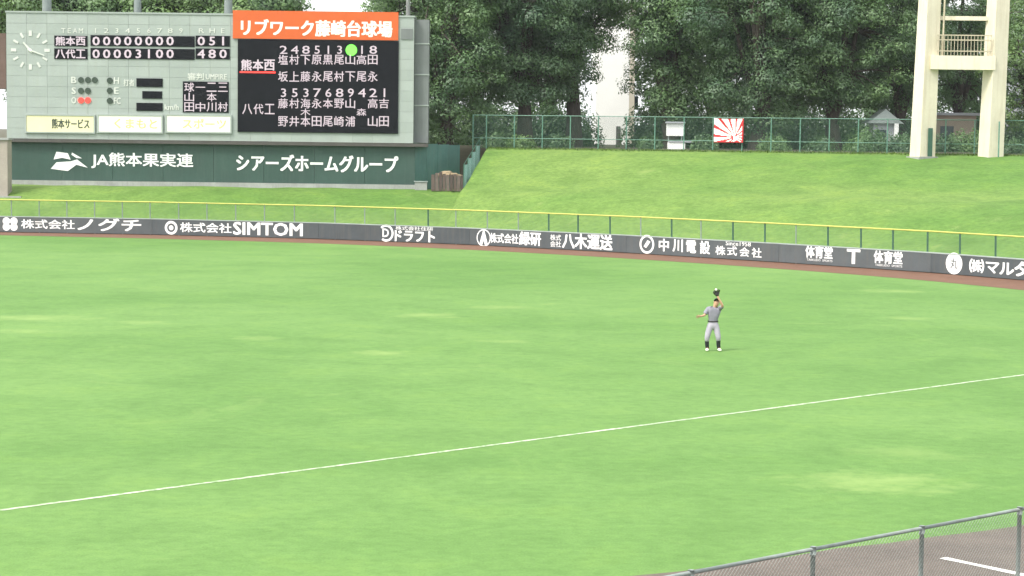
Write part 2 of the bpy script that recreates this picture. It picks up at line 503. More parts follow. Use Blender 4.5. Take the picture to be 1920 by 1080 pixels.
park = MB(); park.v = list(vs); park.f = [f_ for k_, f_ in enumerate(fs) if k_ % (NR - 1) >= 21]
bank.f = [f_ for k_, f_ in enumerate(fs) if k_ % (NR - 1) < 21]
tag(bank.build('grass_bank', m_bank, smooth=True), kind='structure')
tag(park.build('park_ground', m_earth, smooth=True), kind='structure')

# longer grass standing on the bank
rng = np.random.default_rng(4)
N = 9000
bp = []
gr = random.Random(12)
while len(bp) < N:
    px = gr.uniform(-60, 1990); fD, cD = fence_D(px) + 0.9, crest_D(px)
    D = cD + gr.uniform(-0.7, 0.6)
    if px < 872 and D > 144.2: continue
    bp.append((px, D))
X = np.array([[x_at(p, D, 3.0), D, bank_z(p, D) - 0.02] for p, D in bp])
ang = rng.uniform(0, 2 * np.pi, N); w = rng.uniform(0.012, 0.035, N); h = rng.uniform(0.05, 0.16, N) * (1 + 0.8 * (rng.random(N) < 0.1))
lean = rng.normal(0, 0.35, (N, 2)) * h[:, None]
side = np.stack([np.cos(ang) * w, np.sin(ang) * w, np.zeros(N)], 1)
tip = X + np.concatenate([lean, h[:, None]], 1)
V = np.stack([X - side, X + side, tip], 1).reshape(-1, 3)
m_blade = leaf_material('bank_blades', (0.11, 0.20, 0.036), (0.14, 0.235, 0.05), (0.21, 0.27, 0.08))
me = np_mesh('bank_grass_blades', V, np.arange(3 * N).reshape(-1, 3))
me.normals_split_custom_set_from_vertices(np.tile([0.0, 0.0, 1.0], (3 * N, 1)).tolist())
tag(link('bank_grass_blades', me, m_blade), 'longer green grass blades along the top of the bank', 'grass', kind='stuff')

# ================================================================== OUTFIELD FENCE
m_pad = [paint('fence_pad_%d' % k, (0.058 + dv, 0.069 + dv, 0.076 + dv), 0.6, 0.14, 0.7, dirt=(0.10, 0.09, 0.08)) for k, dv in enumerate((0.0, 0.012, -0.008, 0.018, 0.004))]
m_white = paint('white_print', (0.80, 0.80, 0.80), 0.6, 0.06, 2.0)
m_yellow = paint('yellow_rail', (0.46, 0.45, 0.10), 0.6, 0.12, 2.0)
m_gpost = paint('green_post', (0.035, 0.105, 0.07), 0.5, 0.15, 3.0)
m_zinc = paint('galvanised', (0.27, 0.31, 0.30), 0.6, 0.12, 3.0)
m_gwire = paint('green_wire', (0.12, 0.22, 0.15), 0.6, 0.1, 3.0)
m_cap = paint('pad_cap', (0.30, 0.34, 0.33), 0.6, 0.15, 1.2)

PAD_H, RAIL_Z = 1.05, 2.10
def foot_at(px):
    for (a, b) in zip(FOOT_PX[:-1], FOOT_PX[1:]):
        if a[0] <= px <= b[0]:
            k = (px - a[0]) / (b[0] - a[0]); return ground(px, a[1] + k * (b[1] - a[1]))
seams = [-310, -20, 285, 597, 880, 1175, 1460, 1745, 2070]
fence = thing('outfield_fence', 'low outfield fence of dark grey advertising pads with a yellow top rail', 'fence', foot_at(960))
faces = []
ads = {
 1: [('w', '株式会社', 40, 412, 140, 429, .02), ('w', 'ノグチ', 146, 410, 264, 433, .035)],
 2: [('w', '株式会社', 338, 418, 434, 436, .02), ('w', 'SIMTOM', 438, 418, 567, 441, .04)],
 3: [('w', '株式会社住研', 742, 425, 812, 432, .01), ('w', 'ドラフト', 741, 433, 815, 453, .04)],
 4: [('w', '株式会社', 919, 438, 972, 456, .02), ('w', '緑研', 974, 435, 1014, 460, .03),
     ('w', '株式', 1032, 440, 1052, 451, .01), ('w', '会社', 1032, 452, 1052, 463, .01), ('w', '八木運送', 1055, 439, 1148, 467, .03)],
 5: [('w', '中', 1236, 448, 1254, 471, .03), ('w', '川', 1262, 449, 1280, 472, .03), ('w', '電', 1287, 451, 1305, 474, .03), ('w', '設', 1313, 452, 1331, 476, .03),
     ('w', 'Since1958', 1361, 453, 1408, 461, .01), ('w', '株', 1342, 461, 1360, 478, .02), ('w', '式', 1364, 462, 1382, 479, .02), ('w', '会', 1387, 464, 1405, 481, .02), ('w', '社', 1410, 465, 1428, 483, .02)],
 6: [('w', '体育堂', 1511, 461, 1561, 484, .03), ('w', 'TAIIKUDO  SPORTS', 1513, 486, 1561, 490, .0), ('w', 'T', 1589, 468, 1612, 494, .05),
     ('w', '体育堂', 1639, 471, 1692, 494, .03), ('w', 'TAIIKUDO  SPORTS', 1641, 496, 1692, 500, .0)],
 7: [('w', '㈱', 1818, 486, 1845, 511, .03), ('w', 'マ', 1849, 492, 1873, 512, .04), ('w', 'ル', 1875, 493, 1901, 515, .04), ('w', 'タ', 1903, 491, 1931, 518, .04)],
}
for i in range(len(seams) - 1):
    a, b = foot_at(seams[i]), foot_at(seams[i + 1])
    f = Face(a, b - a); L = (b - a).length
    mb = MB(); f.slab(mb, 0.006, 0.04, L - 0.006, PAD_H - 0.05, -0.16, 0.0)
    pad = mb.build('pad_panel', m_pad[(i * 2 + 1) % 5], fence)
    mb = MB(); f.slab(mb, 0.0, PAD_H - 0.05, L, PAD_H, -0.18, 0.02)
    mb.build('cap_strip', m_cap, pad)
    faces.append((f, L))
    if i in ads:
        for (_, s, x0, y0, x1, y1, bo) in ads[i]:
            mb = MB(); f.word(mb, s, x0, y0, x1, y1, 0.008, bo); mb.build('lettering', m_white, pad)
        lg = MB()
        def C(px, py, w):
            u, z = f.uz(px, py); u2, _ = f.uz(px + w / 2, py); return u, z, abs(u2 - u)
        if i == 1:
            u, z, r = C(19, 420, 28)
            for du, dz in ((-.5, .42), (.5, .42), (-.5, -.42), (.5, -.42)):
                f.disc(lg, u + du * r, z + dz * r * 0.9, 0.02, r * 0.5, 0.008)
        elif i == 2:
            u, z, r = C(321, 427, 28); f.disc(lg, u, z, r * 0.55, r * 0.85, 0.008); f.disc(lg, u, z, 0.01, r * 0.3, 0.008)
        elif i == 3:
            u, z, r = C(724, 437, 28)
            f.disc(lg, u, z, r * 0.75, r, 0.008, a0=-2.2, a1=2.4); f.word_uz(lg, 'D', u - r * .45, z - r * .45, u + r * .35, z + r * .5, 0.008, .03)
        elif i == 4:
            u, z, r = C(907, 446, 22)
            f.disc(lg, u, z, r * 1.05, r * 1.2, 0.008); f.poly(lg, [(u - r * .75, z - r), (u - r * .25, z - r), (u, z - r * .35), (u + r * .25, z - r), (u + r * .75, z - r), (u + .05, z + r), (u - .05, z + r)], 0.010)
        elif i == 5:
            u, z, r = C(1213, 458, 22)
            f.disc(lg, u, z, r * 0.95, r * 1.25, 0.008); f.poly(lg, [(u - r * .55, z - r * .3), (u - r * .1, z - r * .5), (u + r * .6, z + r * .35), (u + r * .1, z + r * .55)], 0.010)
        elif i == 6:
            u, z, r = C(1600, 489, 20)
        elif i == 7:
            u, z, r = C(1789, 494, 27)
            f.disc(lg, u, z, 0.01, r * 1.15, 0.008)
            dk = MB(); f.word_uz(dk, '丸', u - r * .5, z - r * .55, u + r * .5, z + r * .55, 0.014, .01)
        if lg.v: lg.build('emblem', m_white, pad)
        if i == 7: dk.build('emblem_mark', m_pad[0], pad)
    # net bay above the pad
    mb = MB(); mesh_wires(mb, f.pt(0, 0, -0.1), f.pt(L, 0, -0.1), PAD_H, RAIL_Z - 0.04, 0.06, 0.0028)
    mb.build('wire_net', m_gwire, fence)
    mb = MB(); mb.tube([f.pt(0, RAIL_Z, -0.1), f.pt(L, RAIL_Z, -0.1)], 0.038, 8)
    mb.build('top_rail', m_yellow, fence)
green_px = [800, 1025, 1080, 1140, 1255, 1370, 1430, 1548, 1610, 1670, 1735, 1795, 1862, 1925]
grey_px = [-280, -230, -180, -130, -80, -30, 20, 72, 124, 176, 228, 280, 333, 386, 440, 494, 550, 570 + 55, 681, 738, 852, 910, 968, 1197, 1310, 1488, 1990]
for px in green_px + grey_px:
    for (f, L) in faces:
        u, _ = f.uz(px, 440 if px < 900 else 470)
        if 0 <= u < L:
            mb = MB(); p0 = f.pt(u, 0, -0.22); p1 = f.pt(u, RAIL_Z - 0.05, -0.16)
            mb.tube([(p0.x, p0.y, 0.0), p1], 0.05 if px in green_px else 0.035, 8)
            mb.tube([p1, f.pt(u, RAIL_Z + 0.03, -0.1)], 0.03, 6)
            mb.build('post', m_gpost if px in green_px else m_zinc, fence)

# ================================================================== SCOREBOARD
D_SB = 146.0
SB = Face((x_at(400, D_SB, 6), D_SB, 0), (1, 0, 0))
m_clad = [paint('cladding_%d' % k, (0.302 + dv, 0.342 + dv, 0.322 + dv), 0.45, 0.07, 0.5, dirt=(0.29, 0.32, 0.28)) for k, dv in enumerate((0, 0.014, -0.014))]
m_joint = paint('cladding_joint', (0.22, 0.25, 0.23), 0.7, 0.1)
m_orange = paint('orange_sign', (0.56, 0.098, 0.014), 0.5, 0.08, 1.0)
m_screen = paint('dark_screen', (0.009, 0.010, 0.013), 0.6, 0.15, 1.0)
m_screen.node_tree.nodes['Principled BSDF'].inputs['Specular IOR Level'].default_value = 0.08
m_led = paint('lit_characters', (0.46, 0.38, 0.44), 0.5, 0.08, 2.0, emit=0.10)
m_tick = paint('faded_white', (0.56, 0.58, 0.54), 0.6, 0.08, 2.0)
m_green_lamp = paint('green_lamp', (0.12, 0.75, 0.06), 0.4, 0.05, 2.0, emit=0.5)
m_red_lamp = paint('red_lamp', (0.85, 0.04, 0.03), 0.4, 0.05, 2.0, emit=0.5)
m_off_lamp = paint('unlit_lamp', (0.035, 0.055, 0.04), 0.3, 0.1, 2.0)
m_gwall = paint('green_wall_paint', (0.028, 0.068, 0.054), 0.6, 0.14, 0.4, dirt=(0.05, 0.085, 0.07))
m_conc = paint('concrete', (0.30, 0.31, 0.30), 0.85, 0.18, 0.8, dirt=(0.20, 0.20, 0.18))
m_soffit = paint('dark_steel', (0.07, 0.065, 0.06), 0.7, 0.15)
m_side = paint('grey_side', (0.15, 0.165, 0.165), 0.6, 0.1, 0.6, dirt=(0.10, 0.11, 0.11))
m_cream = paint('cream_sign', (0.72, 0.68, 0.42), 0.5, 0.06, 1.0)
m_sign_white = paint('white_sign', (0.80, 0.80, 0.72), 0.5, 0.05, 1.0)
m_brown = paint('brown_panel', (0.12, 0.075, 0.06), 0.7, 0.15, 0.8)

u0, zb, u1, zt = SB.rect(12, 28, 776, 264)
sb = thing('scoreboard', 'large pale stadium scoreboard with orange name sign and dark player display', 'scoreboard', SB.pt((u0 + u1) / 2, TER_Z))
mb = MB(); SB.slab(mb, u0 + 0.02, zb + 0.02, u1 - 0.02, zt - 0.02, -2.4, -0.06); mb.build('body', m_joint, sb)
mb = MB(); SB.slab(mb, u0 - 0.05, zt, u1 + 0.05, zt + 0.12, -2.4, 0.06); mb.build('coping', m_clad[2], sb)
mb = MB(); SB.slab(mb, u0 + 0.1, zb - 0.24, u1 + 1.0, zb - 0.02, -2.3, 0.05); mb.build('soffit_beam', m_soffit, sb)
du0, dz0, du1, dz1 = SB.rect(446, 75, 747, 249)
ou0, oz0, ou1, oz1 = SB.rect(437, 28, 747, 74)
nc, nr = 20, 12
pw, ph = (u1 - u0) / nc, (zt - zb) / nr
shared = {}
for i in range(nc):
    for j in range(nr):
        a, b, c, d = u0 + i * pw, zb + j * ph, u0 + (i + 1) * pw, zb + (j + 1) * ph
        if a > du0 and c < du1 and b > dz0 and d < oz1: continue
        k = (i * 7 + j * 3 + (i * j) % 5) % 3
        if k not in shared:
            q = MB(); g_ = 0.012
            q.box((pw / 2, 0, ph / 2), (pw - g_, 0.06, ph - g_))
            me = bpy.data.meshes.new('cladding_panel'); me.from_pydata(q.v, [], q.f); me.materials.append(m_clad[k]); shared[k] = me
        p = SB.pt(a, b, -0.03 + ((i * 13 + j * 5) % 4) * 0.0015)
        link('cladding_panel', shared[k], None, sb, p)
# orange name sign
mb = MB(); SB.slab(mb, ou0, oz0, ou1, oz1 + 0.25, 0.006, 0.12); sign = mb.build('name_sign', m_orange, sb)
mb = MB(); SB.word(mb, 'リブワーク藤崎台球場', 453, 38, 735, 68, 0.128, 0.035); mb.build('lettering', m_sign_white, sign)
# player display
mb = MB(); SB.slab(mb, du0, dz0, du1, dz1 - 0.01, 0.006, 0.10); disp = mb.build('player_display', m_screen, sb)
mb = MB()
def row(txt, x0, step, y0, y1, w=18, face=SB, off=0.108, bo=.01, out=None):
    for k, ch in enumerate(txt):
        if ch in ' 　': continue
        face.word(out if out is not None else mb, ch, x0 + step * k, y0, x0 + step * k + w, y1, off, bo)
def lit(parent, *a, m=None, name='lit_character', **k):
    txt, x0, step = a[:3]
    for i_, ch in enumerate(txt):                    # every lit character is a part of its own
        q = MB(); row(ch, x0 + step * i_, step, *a[3:], out=q, **k); q.build(name, m or m_led, parent)
lit(disp, '248513', 525, 21, 86, 101, 14); lit(disp, '18', 525 + 147, 21, 86, 101, 14)
lit(disp, '塩村下原黒尾山高田', 522, 21, 103, 121)
lit(disp, '坂上藤永尾村下尾永', 522, 21, 134, 153)
lit(disp, '3537689421', 525, 21, 166, 182, 14)
lit(disp, '藤村海永本野山', 522, 21, 185, 203); lit(disp, '高吉', 522 + 168, 21, 185, 203)
lit(disp, '木', 522 + 42, 21, 203.5, 217); lit(disp, '森', 522 + 147, 21, 203.5, 217)
lit(disp, '野井本田尾崎浦', 522, 21, 218, 237); lit(disp, '山田', 522 + 168, 21, 218, 237)
lit(disp, '熊本西', 453, 21.5, 112, 132, 19, bo=.03); lit(disp, '八代工', 455, 21, 195, 214, 18)
mb = MB(); uu, zz = SB.uz(659, 94); SB.disc(mb, uu, zz, 0.005, 0.40, 0.110, 20); mb.build('green_lamp', m_green_lamp, disp)
mb = MB(); a, b, c, d = SB.rect(450, 134, 517, 137); SB.slab(mb, a, b, c, d, 0.10, 0.112); mb.build('red_underline', m_red_lamp, disp)
# line score
for (y0, y1, texts) in ((67, 87, ('熊本西', '00000000', '051')), (91, 111, ('八代工', '00003100', '480'))):
    for (x0, x1, xs, st, w_), tx_ in zip(((102, 164, 105, 19, 17), (170, 365, 174, 19.8, 13), (367, 431, 371, 20.5, 13)), texts):
        a, b, c, d = SB.rect(x0, y0, x1, y1); q = MB(); SB.slab(q, a, b, c, d, 0.004, 0.05)
        lit(q.build('line_score_display', m_screen, sb), tx_, xs, st, y0 + 2, y1 - 2, w_, off=.058, bo=.03)
for tx_, xs, st, w_ in (('123456789', 175, 20, 9), ('RHE', 373, 20, 10), ('TEAM', 115, 11, 8)):
    lit(sb, tx_, xs, st, 53, 62, w_, off=.03, m=m_tick, name='column_heading')
# clock of raised white ticks and hands
uc, zc = SB.uz(57, 94)
q = MB(); q.tube([SB.pt(uc, zc, 0.003), SB.pt(uc, zc, 0.10)], 0.10, 14); clock = q.build('clock', m_sign_white, sb)
def bar(name, a, r0, r1, w0, w1, off):
    e, n_ = Vector((math.sin(a), math.cos(a))), Vector((math.cos(a), -math.sin(a))); q = MB(); vv = []
    for o_ in (off, off + 0.02):
        for r_, w_, sg_ in ((r0, w0, -1), (r0, w0, 1), (r1, w1, 1), (r1, w1, -1)):
            p_ = e * r_ + n_ * (w_ * sg_); vv.append(SB.pt(uc + p_.x, zc + p_.y, o_))
    q.add(vv, [(3, 2, 1, 0), (4, 5, 6, 7), (0, 1, 5, 4), (1, 2, 6, 5), (2, 3, 7, 6), (3, 0, 4, 7)])
    q.build(name, m_tick, clock)
for k in range(12):
    wd = 0.11 if k % 3 == 0 else 0.075
    bar('tick_mark', k * math.pi / 6, 0.98, 1.36, wd, wd, 0.012)
bar('hour_hand', R(318), -0.2, 0.72, 0.09, 0.055, 0.05); bar('minute_hand', R(110), -0.2, 1.05, 0.06, 0.035, 0.075)
# count lamps
def lamps(name, pts, r, m):
    for x, y in pts:
        q = MB(); u_, z_ = SB.uz(x, y); p = SB.pt(u_, z_, 0.03)
        q.tube([SB.pt(u_, z_, 0.002), SB.pt(u_, z_, 0.07)], r, 14); q.build(name, m, sb)
lamps('count_lamp', [(152, 150), (165, 150), (178, 150), (152, 170), (165, 170), (206, 151), (206, 170), (206, 189)], 0.21, m_off_lamp)
lamps('out_lamp', [(152, 188), (165, 188)], 0.21, m_red_lamp)
for tx_, x0, y0, x1, y1 in (('B', 134, 144, 143, 156), ('S', 134, 164, 143, 176), ('O', 134, 182, 143, 194), ('H', 214, 145, 223, 157), ('E', 214, 164, 223, 176),
        ('FC', 214, 183, 226, 195), ('打者', 232, 149, 252, 161), ('審判', 352, 137, 382, 150), ('UMPIRE', 386, 139, 425, 149), ('km/h', 309, 196, 335, 206)):
    q = MB(); SB.word(q, tx_, x0, y0, x1, y1, 0.03, .03); q.build('caption', m_tick, sb)
for (x0, y0, x1, y1) in ((256, 147, 305, 163), (267, 171, 304, 185), (256, 193, 305, 208), (343, 153, 429, 211)):
    a, b, c, d = SB.rect(x0, y0, x1, y1); q = MB(); SB.slab(q, a, b, c, d, 0.004, 0.055); w_ = q.build('small_display', m_screen, sb)
    if x0 == 343:
        lit(w_, '球一二三', 346, 21, 155, 172, 18, off=.062); lit(w_, '山', 346, 21, 174, 190, 18, off=.062); lit(w_, '本', 388, 21, 174, 190, 18, off=.062)
        lit(w_, '田中川村', 346, 21, 192, 209, 18, off=.062)
for k, (x0, x1, m_, txt) in enumerate(((50, 176, m_cream, '熊本サービス'), (185, 303, m_sign_white, 'くまもと'), (313, 432, m_sign_white, 'スポーツ'))):
    a, b, c, d = SB.rect(x0, 217, x1, 247); q = MB(); SB.slab(q, a, b, c, d, 0.004, 0.10); ad = q.build('advertising_board', m_, sb)
    q = MB(); e = 0.10
    SB.slab(q, a - e, b - e, c + e, b, 0.004, 0.14); SB.slab(q, a - e, d, c + e, d + e, 0.004, 0.14)
    SB.slab(q, a - e, b, a, d, 0.004, 0.14); SB.slab(q, c, b, c + e, d, 0.004, 0.14); q.build('frame', m_clad[1], ad)
    q = MB(); SB.word(q, txt, x0 + (48 if k == 0 else 30), 223, x1 - 8, 241, 0.108, .02)
    q.build('lettering', m_off_lamp if k == 0 else paint('faded_yellow_print', (0.62, 0.55, 0.25), 0.6), ad)
# square service hatch, right wing
a, b, c, d = SB.rect(752, 54, 774, 74); q = MB(); SB.slab(q, a, b, c, d, 0.004, 0.05); q.build('service_hatch', m_side, sb)
a, b, c, d = SB.rect(777, 36, 804, 268); q = MB(); SB.slab(q, u1 + 0.002, b, u1 + (c - a), d, -2.2, -0.55); q.build('side_wing', m_side, sb)
for zz_ in (0.3, 0.55, 0.8):
    q = MB(); zk = b + (d - b) * zz_; SB.slab(q, u1 + 0.003, zk, u1 + (c - a) + 0.04, zk + 0.08, -1.2, -0.50); q.build('wing_rail', m_clad[0], sb)
a, b, c, d = SB.rect(-40, 62, 9, 166); q = MB(); SB.slab(q, a, b, u0 - 0.02, d, -1.8, 0.0); q.build('brown_end_panel', m_brown, sb)
# green wall under the scoreboard
GW0, _, GW1, _ = SB.rect(20, 300, 778, 310)
gz1 = zb - 0.25
wall = thing('green_wall', 'dark green wall with white company names below the scoreboard', 'wall', SB.pt((GW0 + GW1) / 2, TER_Z))
nseg = 8
for k in range(nseg):
    a = GW0 + (GW1 - GW0) * k / nseg; b = GW0 + (GW1 - GW0) * (k + 1) / nseg
    q = MB(); SB.slab(q, a + 0.008, TER_Z + 0.32, b - 0.008, gz1, -0.75, -0.30 - 0.002 * (k % 2)); q.build('wall_panel', m_gwall, wall)
q = MB(); SB.slab(q, GW0 - 0.3, TER_Z - 0.6, GW1 + 0.1, TER_Z + 0.31, -0.85, -0.12); q.build('concrete_plinth', m_conc, wall)
q = MB(); W2 = Face(SB.pt(0, 0, -0.30), (1, 0, 0))
W2.word(q, 'JA熊本果実連', 172, 287, 362, 316, 0.03, .02); q.build('lettering', m_white, wall)
q = MB(); W2.word(q, 'シアーズホームグループ', 444, 291, 746, 322, 0.03, .03); q.build('lettering', m_white, wall)
q = MB(); ul, zl = W2.uz(130, 302)
W2.poly(q, [(ul - 1.1, zl + .1), (ul - .9, zl + .65), (ul - .1, zl + .55), (ul + .1, zl + .1), (ul - .5, zl + .22)], 0.03)
W2.poly(q, [(ul - 1.3, zl - .55), (ul - .9, zl - .1), (ul + .1, zl - .02), (ul + .55, zl + .12), (ul + 1.3, zl - .45), (ul + .5, zl - .25), (ul - .1, zl - .7)], 0.03)
W2.poly(q, [(ul + .2, zl + .6), (ul + .9, zl + .2), (ul + .5, zl + .22), (ul + .15, zl + .45)], 0.03)
q.build('emblem', m_white, wall)

# masts standing behind the scoreboard
for px, w_, lab in ((88, 0.38, 'thickest grey mast behind the scoreboard above the clock'), (258, 0.30, 'grey steel mast behind the middle of the white line score'), (428, 0.33, 'thick grey steel mast behind the scoreboard beside the orange sign'), (765, 0.17, 'thin pale steel mast behind the right end of the scoreboard')):
    x = x_at(px, 149.2, 14); t_ = thing('steel_mast', lab, 'mast', (x, 149.2, TER_Z), 'masts behind the scoreboard')
    q = MB(); q.tube([(x, 149.2, TER_Z), (x, 149.2, 12), (x, 149.2, 21)], [w_, w_, w_ * 0.7], 12); q.build('pole', m_zinc if w_ > .2 else m_conc, t_, True)
    q = MB(); q.box((x, 149.2, TER_Z + 0.05), (1.0, 1.0, 0.1)); q.build('base_plate', m_zinc, t_)
    q = MB(); q.box((x, 149.0, 20.6), (1.6, 0.3, 0.25)); q.build('lamp_arm', m_zinc, t_)

# concrete pier at the left end of the wall
xa, xb = x_at(-40, 141, 4), x_at(14, 141, 4)
pier = thing('concrete_pier', 'beige concrete pier at the left end of the green wall', 'pier', ((xa + xb) / 2, 141, 2.0))
m_pier = paint('beige_concrete', (0.34, 0.30, 0.26), 0.85, 0.15, 0.7, dirt=(0.22, 0.2, 0.18))
q = MB(); q.box(((xa + xb) / 2, 141.6, 3.6), (xb - xa, 1.2, 4.6)); q.build('shaft', m_pier, pier)
q = MB(); q.box(((xa + xb) / 2, 141.6, 5.96), (xb - xa + 0.2, 1.4, 0.14)); q.build('cap', m_conc, pier)
q = MB(); q.box(((xa + xb) / 2 + 0.3, 141.5, 1.55), (xb - xa + 1.3, 1.6, 1.1)); q.build('footing', m_conc, pier)

# ================================================================== CORNER BETWEEN SCOREBOARD AND BANK
m_teal = paint('teal_sheet', (0.07, 0.16, 0.145), 0.6, 0.15, 0.8, dirt=(0.12, 0.18, 0.16))
xa, ya = x_at(778, 146.4, 4), 146.4; xb, yb = x_at(862, 150.5, 4), 150.5
tw = thing('sheet_metal_fence', 'plain teal sheet metal fence running back from the scoreboard', 'fence', ((xa + xb) / 2, (ya + yb) / 2, TER_Z))
tf = Face((xa, ya, 0), (xb - xa, yb - ya, 0)); TL = math.hypot(xb - xa, yb - ya)
for k in range(4):
    q = MB(); tf.slab(q, TL * k / 4 + 0.01, TER_Z, TL * (k + 1) / 4 - 0.01, 5.98 - 0.04 * k, -0.05, 0.0); q.build('sheet', m_teal, tw)
for k in range(5):
    q = MB(); p = tf.pt(TL * k / 4, 0, -0.1); q.tube([(p.x, p.y, TER_Z), (p.x, p.y, 6.02 - 0.03 * k)], 0.04, 8); q.build('post', m_gpost, tw)
# chain-link fence following the cut edge of the bank
se = []
for k in range(5):
    D = 142.0 + k * 2.0; px = 870 + (D - 141) / 9.0 * 33 - 4
    se.append(Vector((x_at(px, D, 4), D, 0)))
ef = thing('edge_fence', 'short teal chain-link fence climbing the cut edge of the bank', 'fence', (se[2].x, se[2].y, 3.0))
for k in range(5):
    p = se[k]; zt_ = 4.6 + k * 0.42
    q = MB(); q.tube([(p.x, p.y, TER_Z - 0.2), (p.x, p.y, zt_)], 0.035, 8); q.build('post', m_gpost, ef)
    if k < 4:
        n = se[k + 1]; q = MB(); mesh_wires(q, p, n, 2.9 + k * 0.3, zt_ - 0.02, 0.06, 0.004); q.build('wire_net', paint('teal_wire', (0.14, 0.26, 0.23), 0.6), ef)
        q = MB(); q.tube([(p.x, p.y, zt_), (n.x, n.y, zt_ + 0.42)], 0.025, 6); q.build('top_rail', m_gpost, ef)
# plank bin with dry cut grass
m_plank = [paint('weathered_plank_%d' % k, c, 0.9, 0.25, 2.5, dirt=(0.05, 0.04, 0.035)) for k, c in enumerate(((0.11, 0.08, 0.068), (0.15, 0.115, 0.10), (0.085, 0.062, 0.054)))]
bx0, bx1, by0, by1 = x_at(809, 143.2, 3), x_at(870, 143.2, 3), 143.2, 144.9
bin_ = thing('compost_bin', 'brown plank bin heaped with dry straw beside the scoreboard', 'bin', ((bx0 + bx1) / 2, (by0 + by1) / 2, TER_Z))
npk = 9; pr = random.Random(8)
for k in range(npk):
    x = bx0 + (bx1 - bx0) * (k + 0.5) / npk; h_ = 1.18 + pr.uniform(-0.12, 0.12)
    q = MB(); q.box((x, by0 + pr.uniform(-0.02, 0.02), TER_Z + h_ / 2), ((bx1 - bx0) / npk - 0.03, 0.04, h_), Matrix.Rotation(pr.uniform(-0.03, 0.03), 3, 'Y')); q.build('plank', m_plank[k % 3], bin_)
for sx in (bx0, bx1):
    for k in range(5):
        q = MB(); q.box((sx, by0 + 0.2 + k * 0.33, TER_Z + 0.55), (0.04, 0.30, 1.1)); q.build('plank', m_plank[(k + 1) % 3], bin_)
q = MB()
for k in range(26):
    a = pr.uniform(0, 6.28); r_ = pr.random() ** .5
    q.ball(((bx0 + bx1) / 2 + math.cos(a) * r_ * 0.8, (by0 + by1) / 2 + math.sin(a) * r_ * 0.5, TER_Z + 1.0 + 0.3 * (1 - r_)), (pr.uniform(.18, .35), pr.uniform(.18, .35), pr.uniform(.08, .18)), 7, 5)
q.build('straw_heap', paint('dry_straw', (0.26, 0.20, 0.12), 0.95, 0.3, 5.0), bin_)
xk = x_at(789, 144.4, 3)
ub = thing('utility_box', 'small pale grey utility box at the corner of the green wall', 'box', (xk, 144.5, TER_Z))
q = MB(); q.box((xk, 144.7, TER_Z + 0.28), (0.85, 0.5, 0.56)); q.build('body', m_conc, ub)
q = MB(); q.box((xk, 144.7, TER_Z + 0.59), (0.95, 0.6, 0.06)); q.build('lid', m_zinc, ub)

# ================================================================== CREST FENCE
m_cpost = paint('crest_post', (0.10, 0.22, 0.165), 0.5, 0.12, 3.0)
m_cwire = paint('crest_wire', (0.06, 0.13, 0.10), 0.6, 0.1, 3.0)
cpx = [912 - 25] + [912 + 52.5 * k for k in range(0, 6)] + [1228 + 54.5 * k for k in range(0, 17)]
def crest_pt(px, off=0.25):
    D = crest_D(px) + off; return Vector((x_at(px, D, 7), D, CREST_Z))
cf = thing('crest_fence', 'green chain-link fence along the top of the grass bank', 'fence', crest_pt(1400))
pts = [crest_pt(p) for p in cpx]
CZ1 = CREST_Z + 2.36
for k, p in enumerate(pts):
    q = MB(); q.tube([(p.x, p.y, CREST_Z - 0.1), (p.x, p.y, CZ1 + 0.03)], 0.042, 8); q.build('post', m_cpost, cf)
    if k < len(pts) - 1:
        n = pts[k + 1]
        q = MB(); mesh_wires(q, p + Vector((0, .04, 0)), n + Vector((0, .04, 0)), CREST_Z, CZ1 - 0.02, 0.075, 0.0042); q.build('wire_net', m_cwire, cf)
        for zr, rr_ in ((CZ1, 0.03), (CREST_Z + 0.72, 0.026)):
            q = MB(); q.tube([(p.x, p.y, zr), (n.x, n.y, zr)], rr_, 6); q.build('rail', m_cpost, cf)

# flag hung on the crest fence
fl0, fl1 = crest_pt(1339, 0.12), crest_pt(1394, 0.12)
fz1, fz0 = at(1366, 222, fl0.y).z, at(1366, 267, fl0.y).z
fw = (fl1 - fl0).length; fh = fz1 - fz0; fu = (fl1 - fl0).normalized(); fn = Vector((fu.y, -fu.x, 0))
flag = thing('flag', 'red and white sunburst flag hanging on the crest fence', 'flag', (fl0 + fl1) / 2)
nu, nv = 44, 32
def flag_pt(a, b, off=0.0):
    wv = 0.05 * math.sin(a * 9 + b * 2.5) * (0.35 + 0.65 * (1 - b)) + 0.03 * math.sin(a * 21 + b * 5) * (1 - b)
    sag = -0.035 * math.sin(math.pi * a) * b
    return fl0 + fu * (a * fw) + fn * (0.08 + wv + off) + Vector((0, 0, fz0 - CREST_Z + b * fh + sag))
fr, fw_ = MB(), MB()
FC = Vector((0.72, 0.22))
for i in range(nu):
    for j in range(nv):
        A, B = (i + .5) / nu, (j + .5) / nv
        d = Vector(((A - FC.x) * 1.3, B - FC.y)); r_ = d.length
        an = math.degrees(math.atan2(d.y, d.x)) % 360
        red = (an % 22.5) > (15.5 if 80 < an < 185 else 12.5)
        if r_ < 0.16: red = (an > 150 and an < 230 and r_ > .09) or (40 < an < 75)
        if A > 0.955 or B < 0.04 + 0.05 * max(0, math.sin(A * 26)) * (A > .6): red = True
        q = fr if red else fw_
        q.add([flag_pt(x, y) for x, y in ((i / nu, j / nv), ((i + 1) / nu, j / nv), ((i + 1) / nu, (j + 1) / nv), (i / nu, (j + 1) / nv))], [(0, 1, 2, 3)])
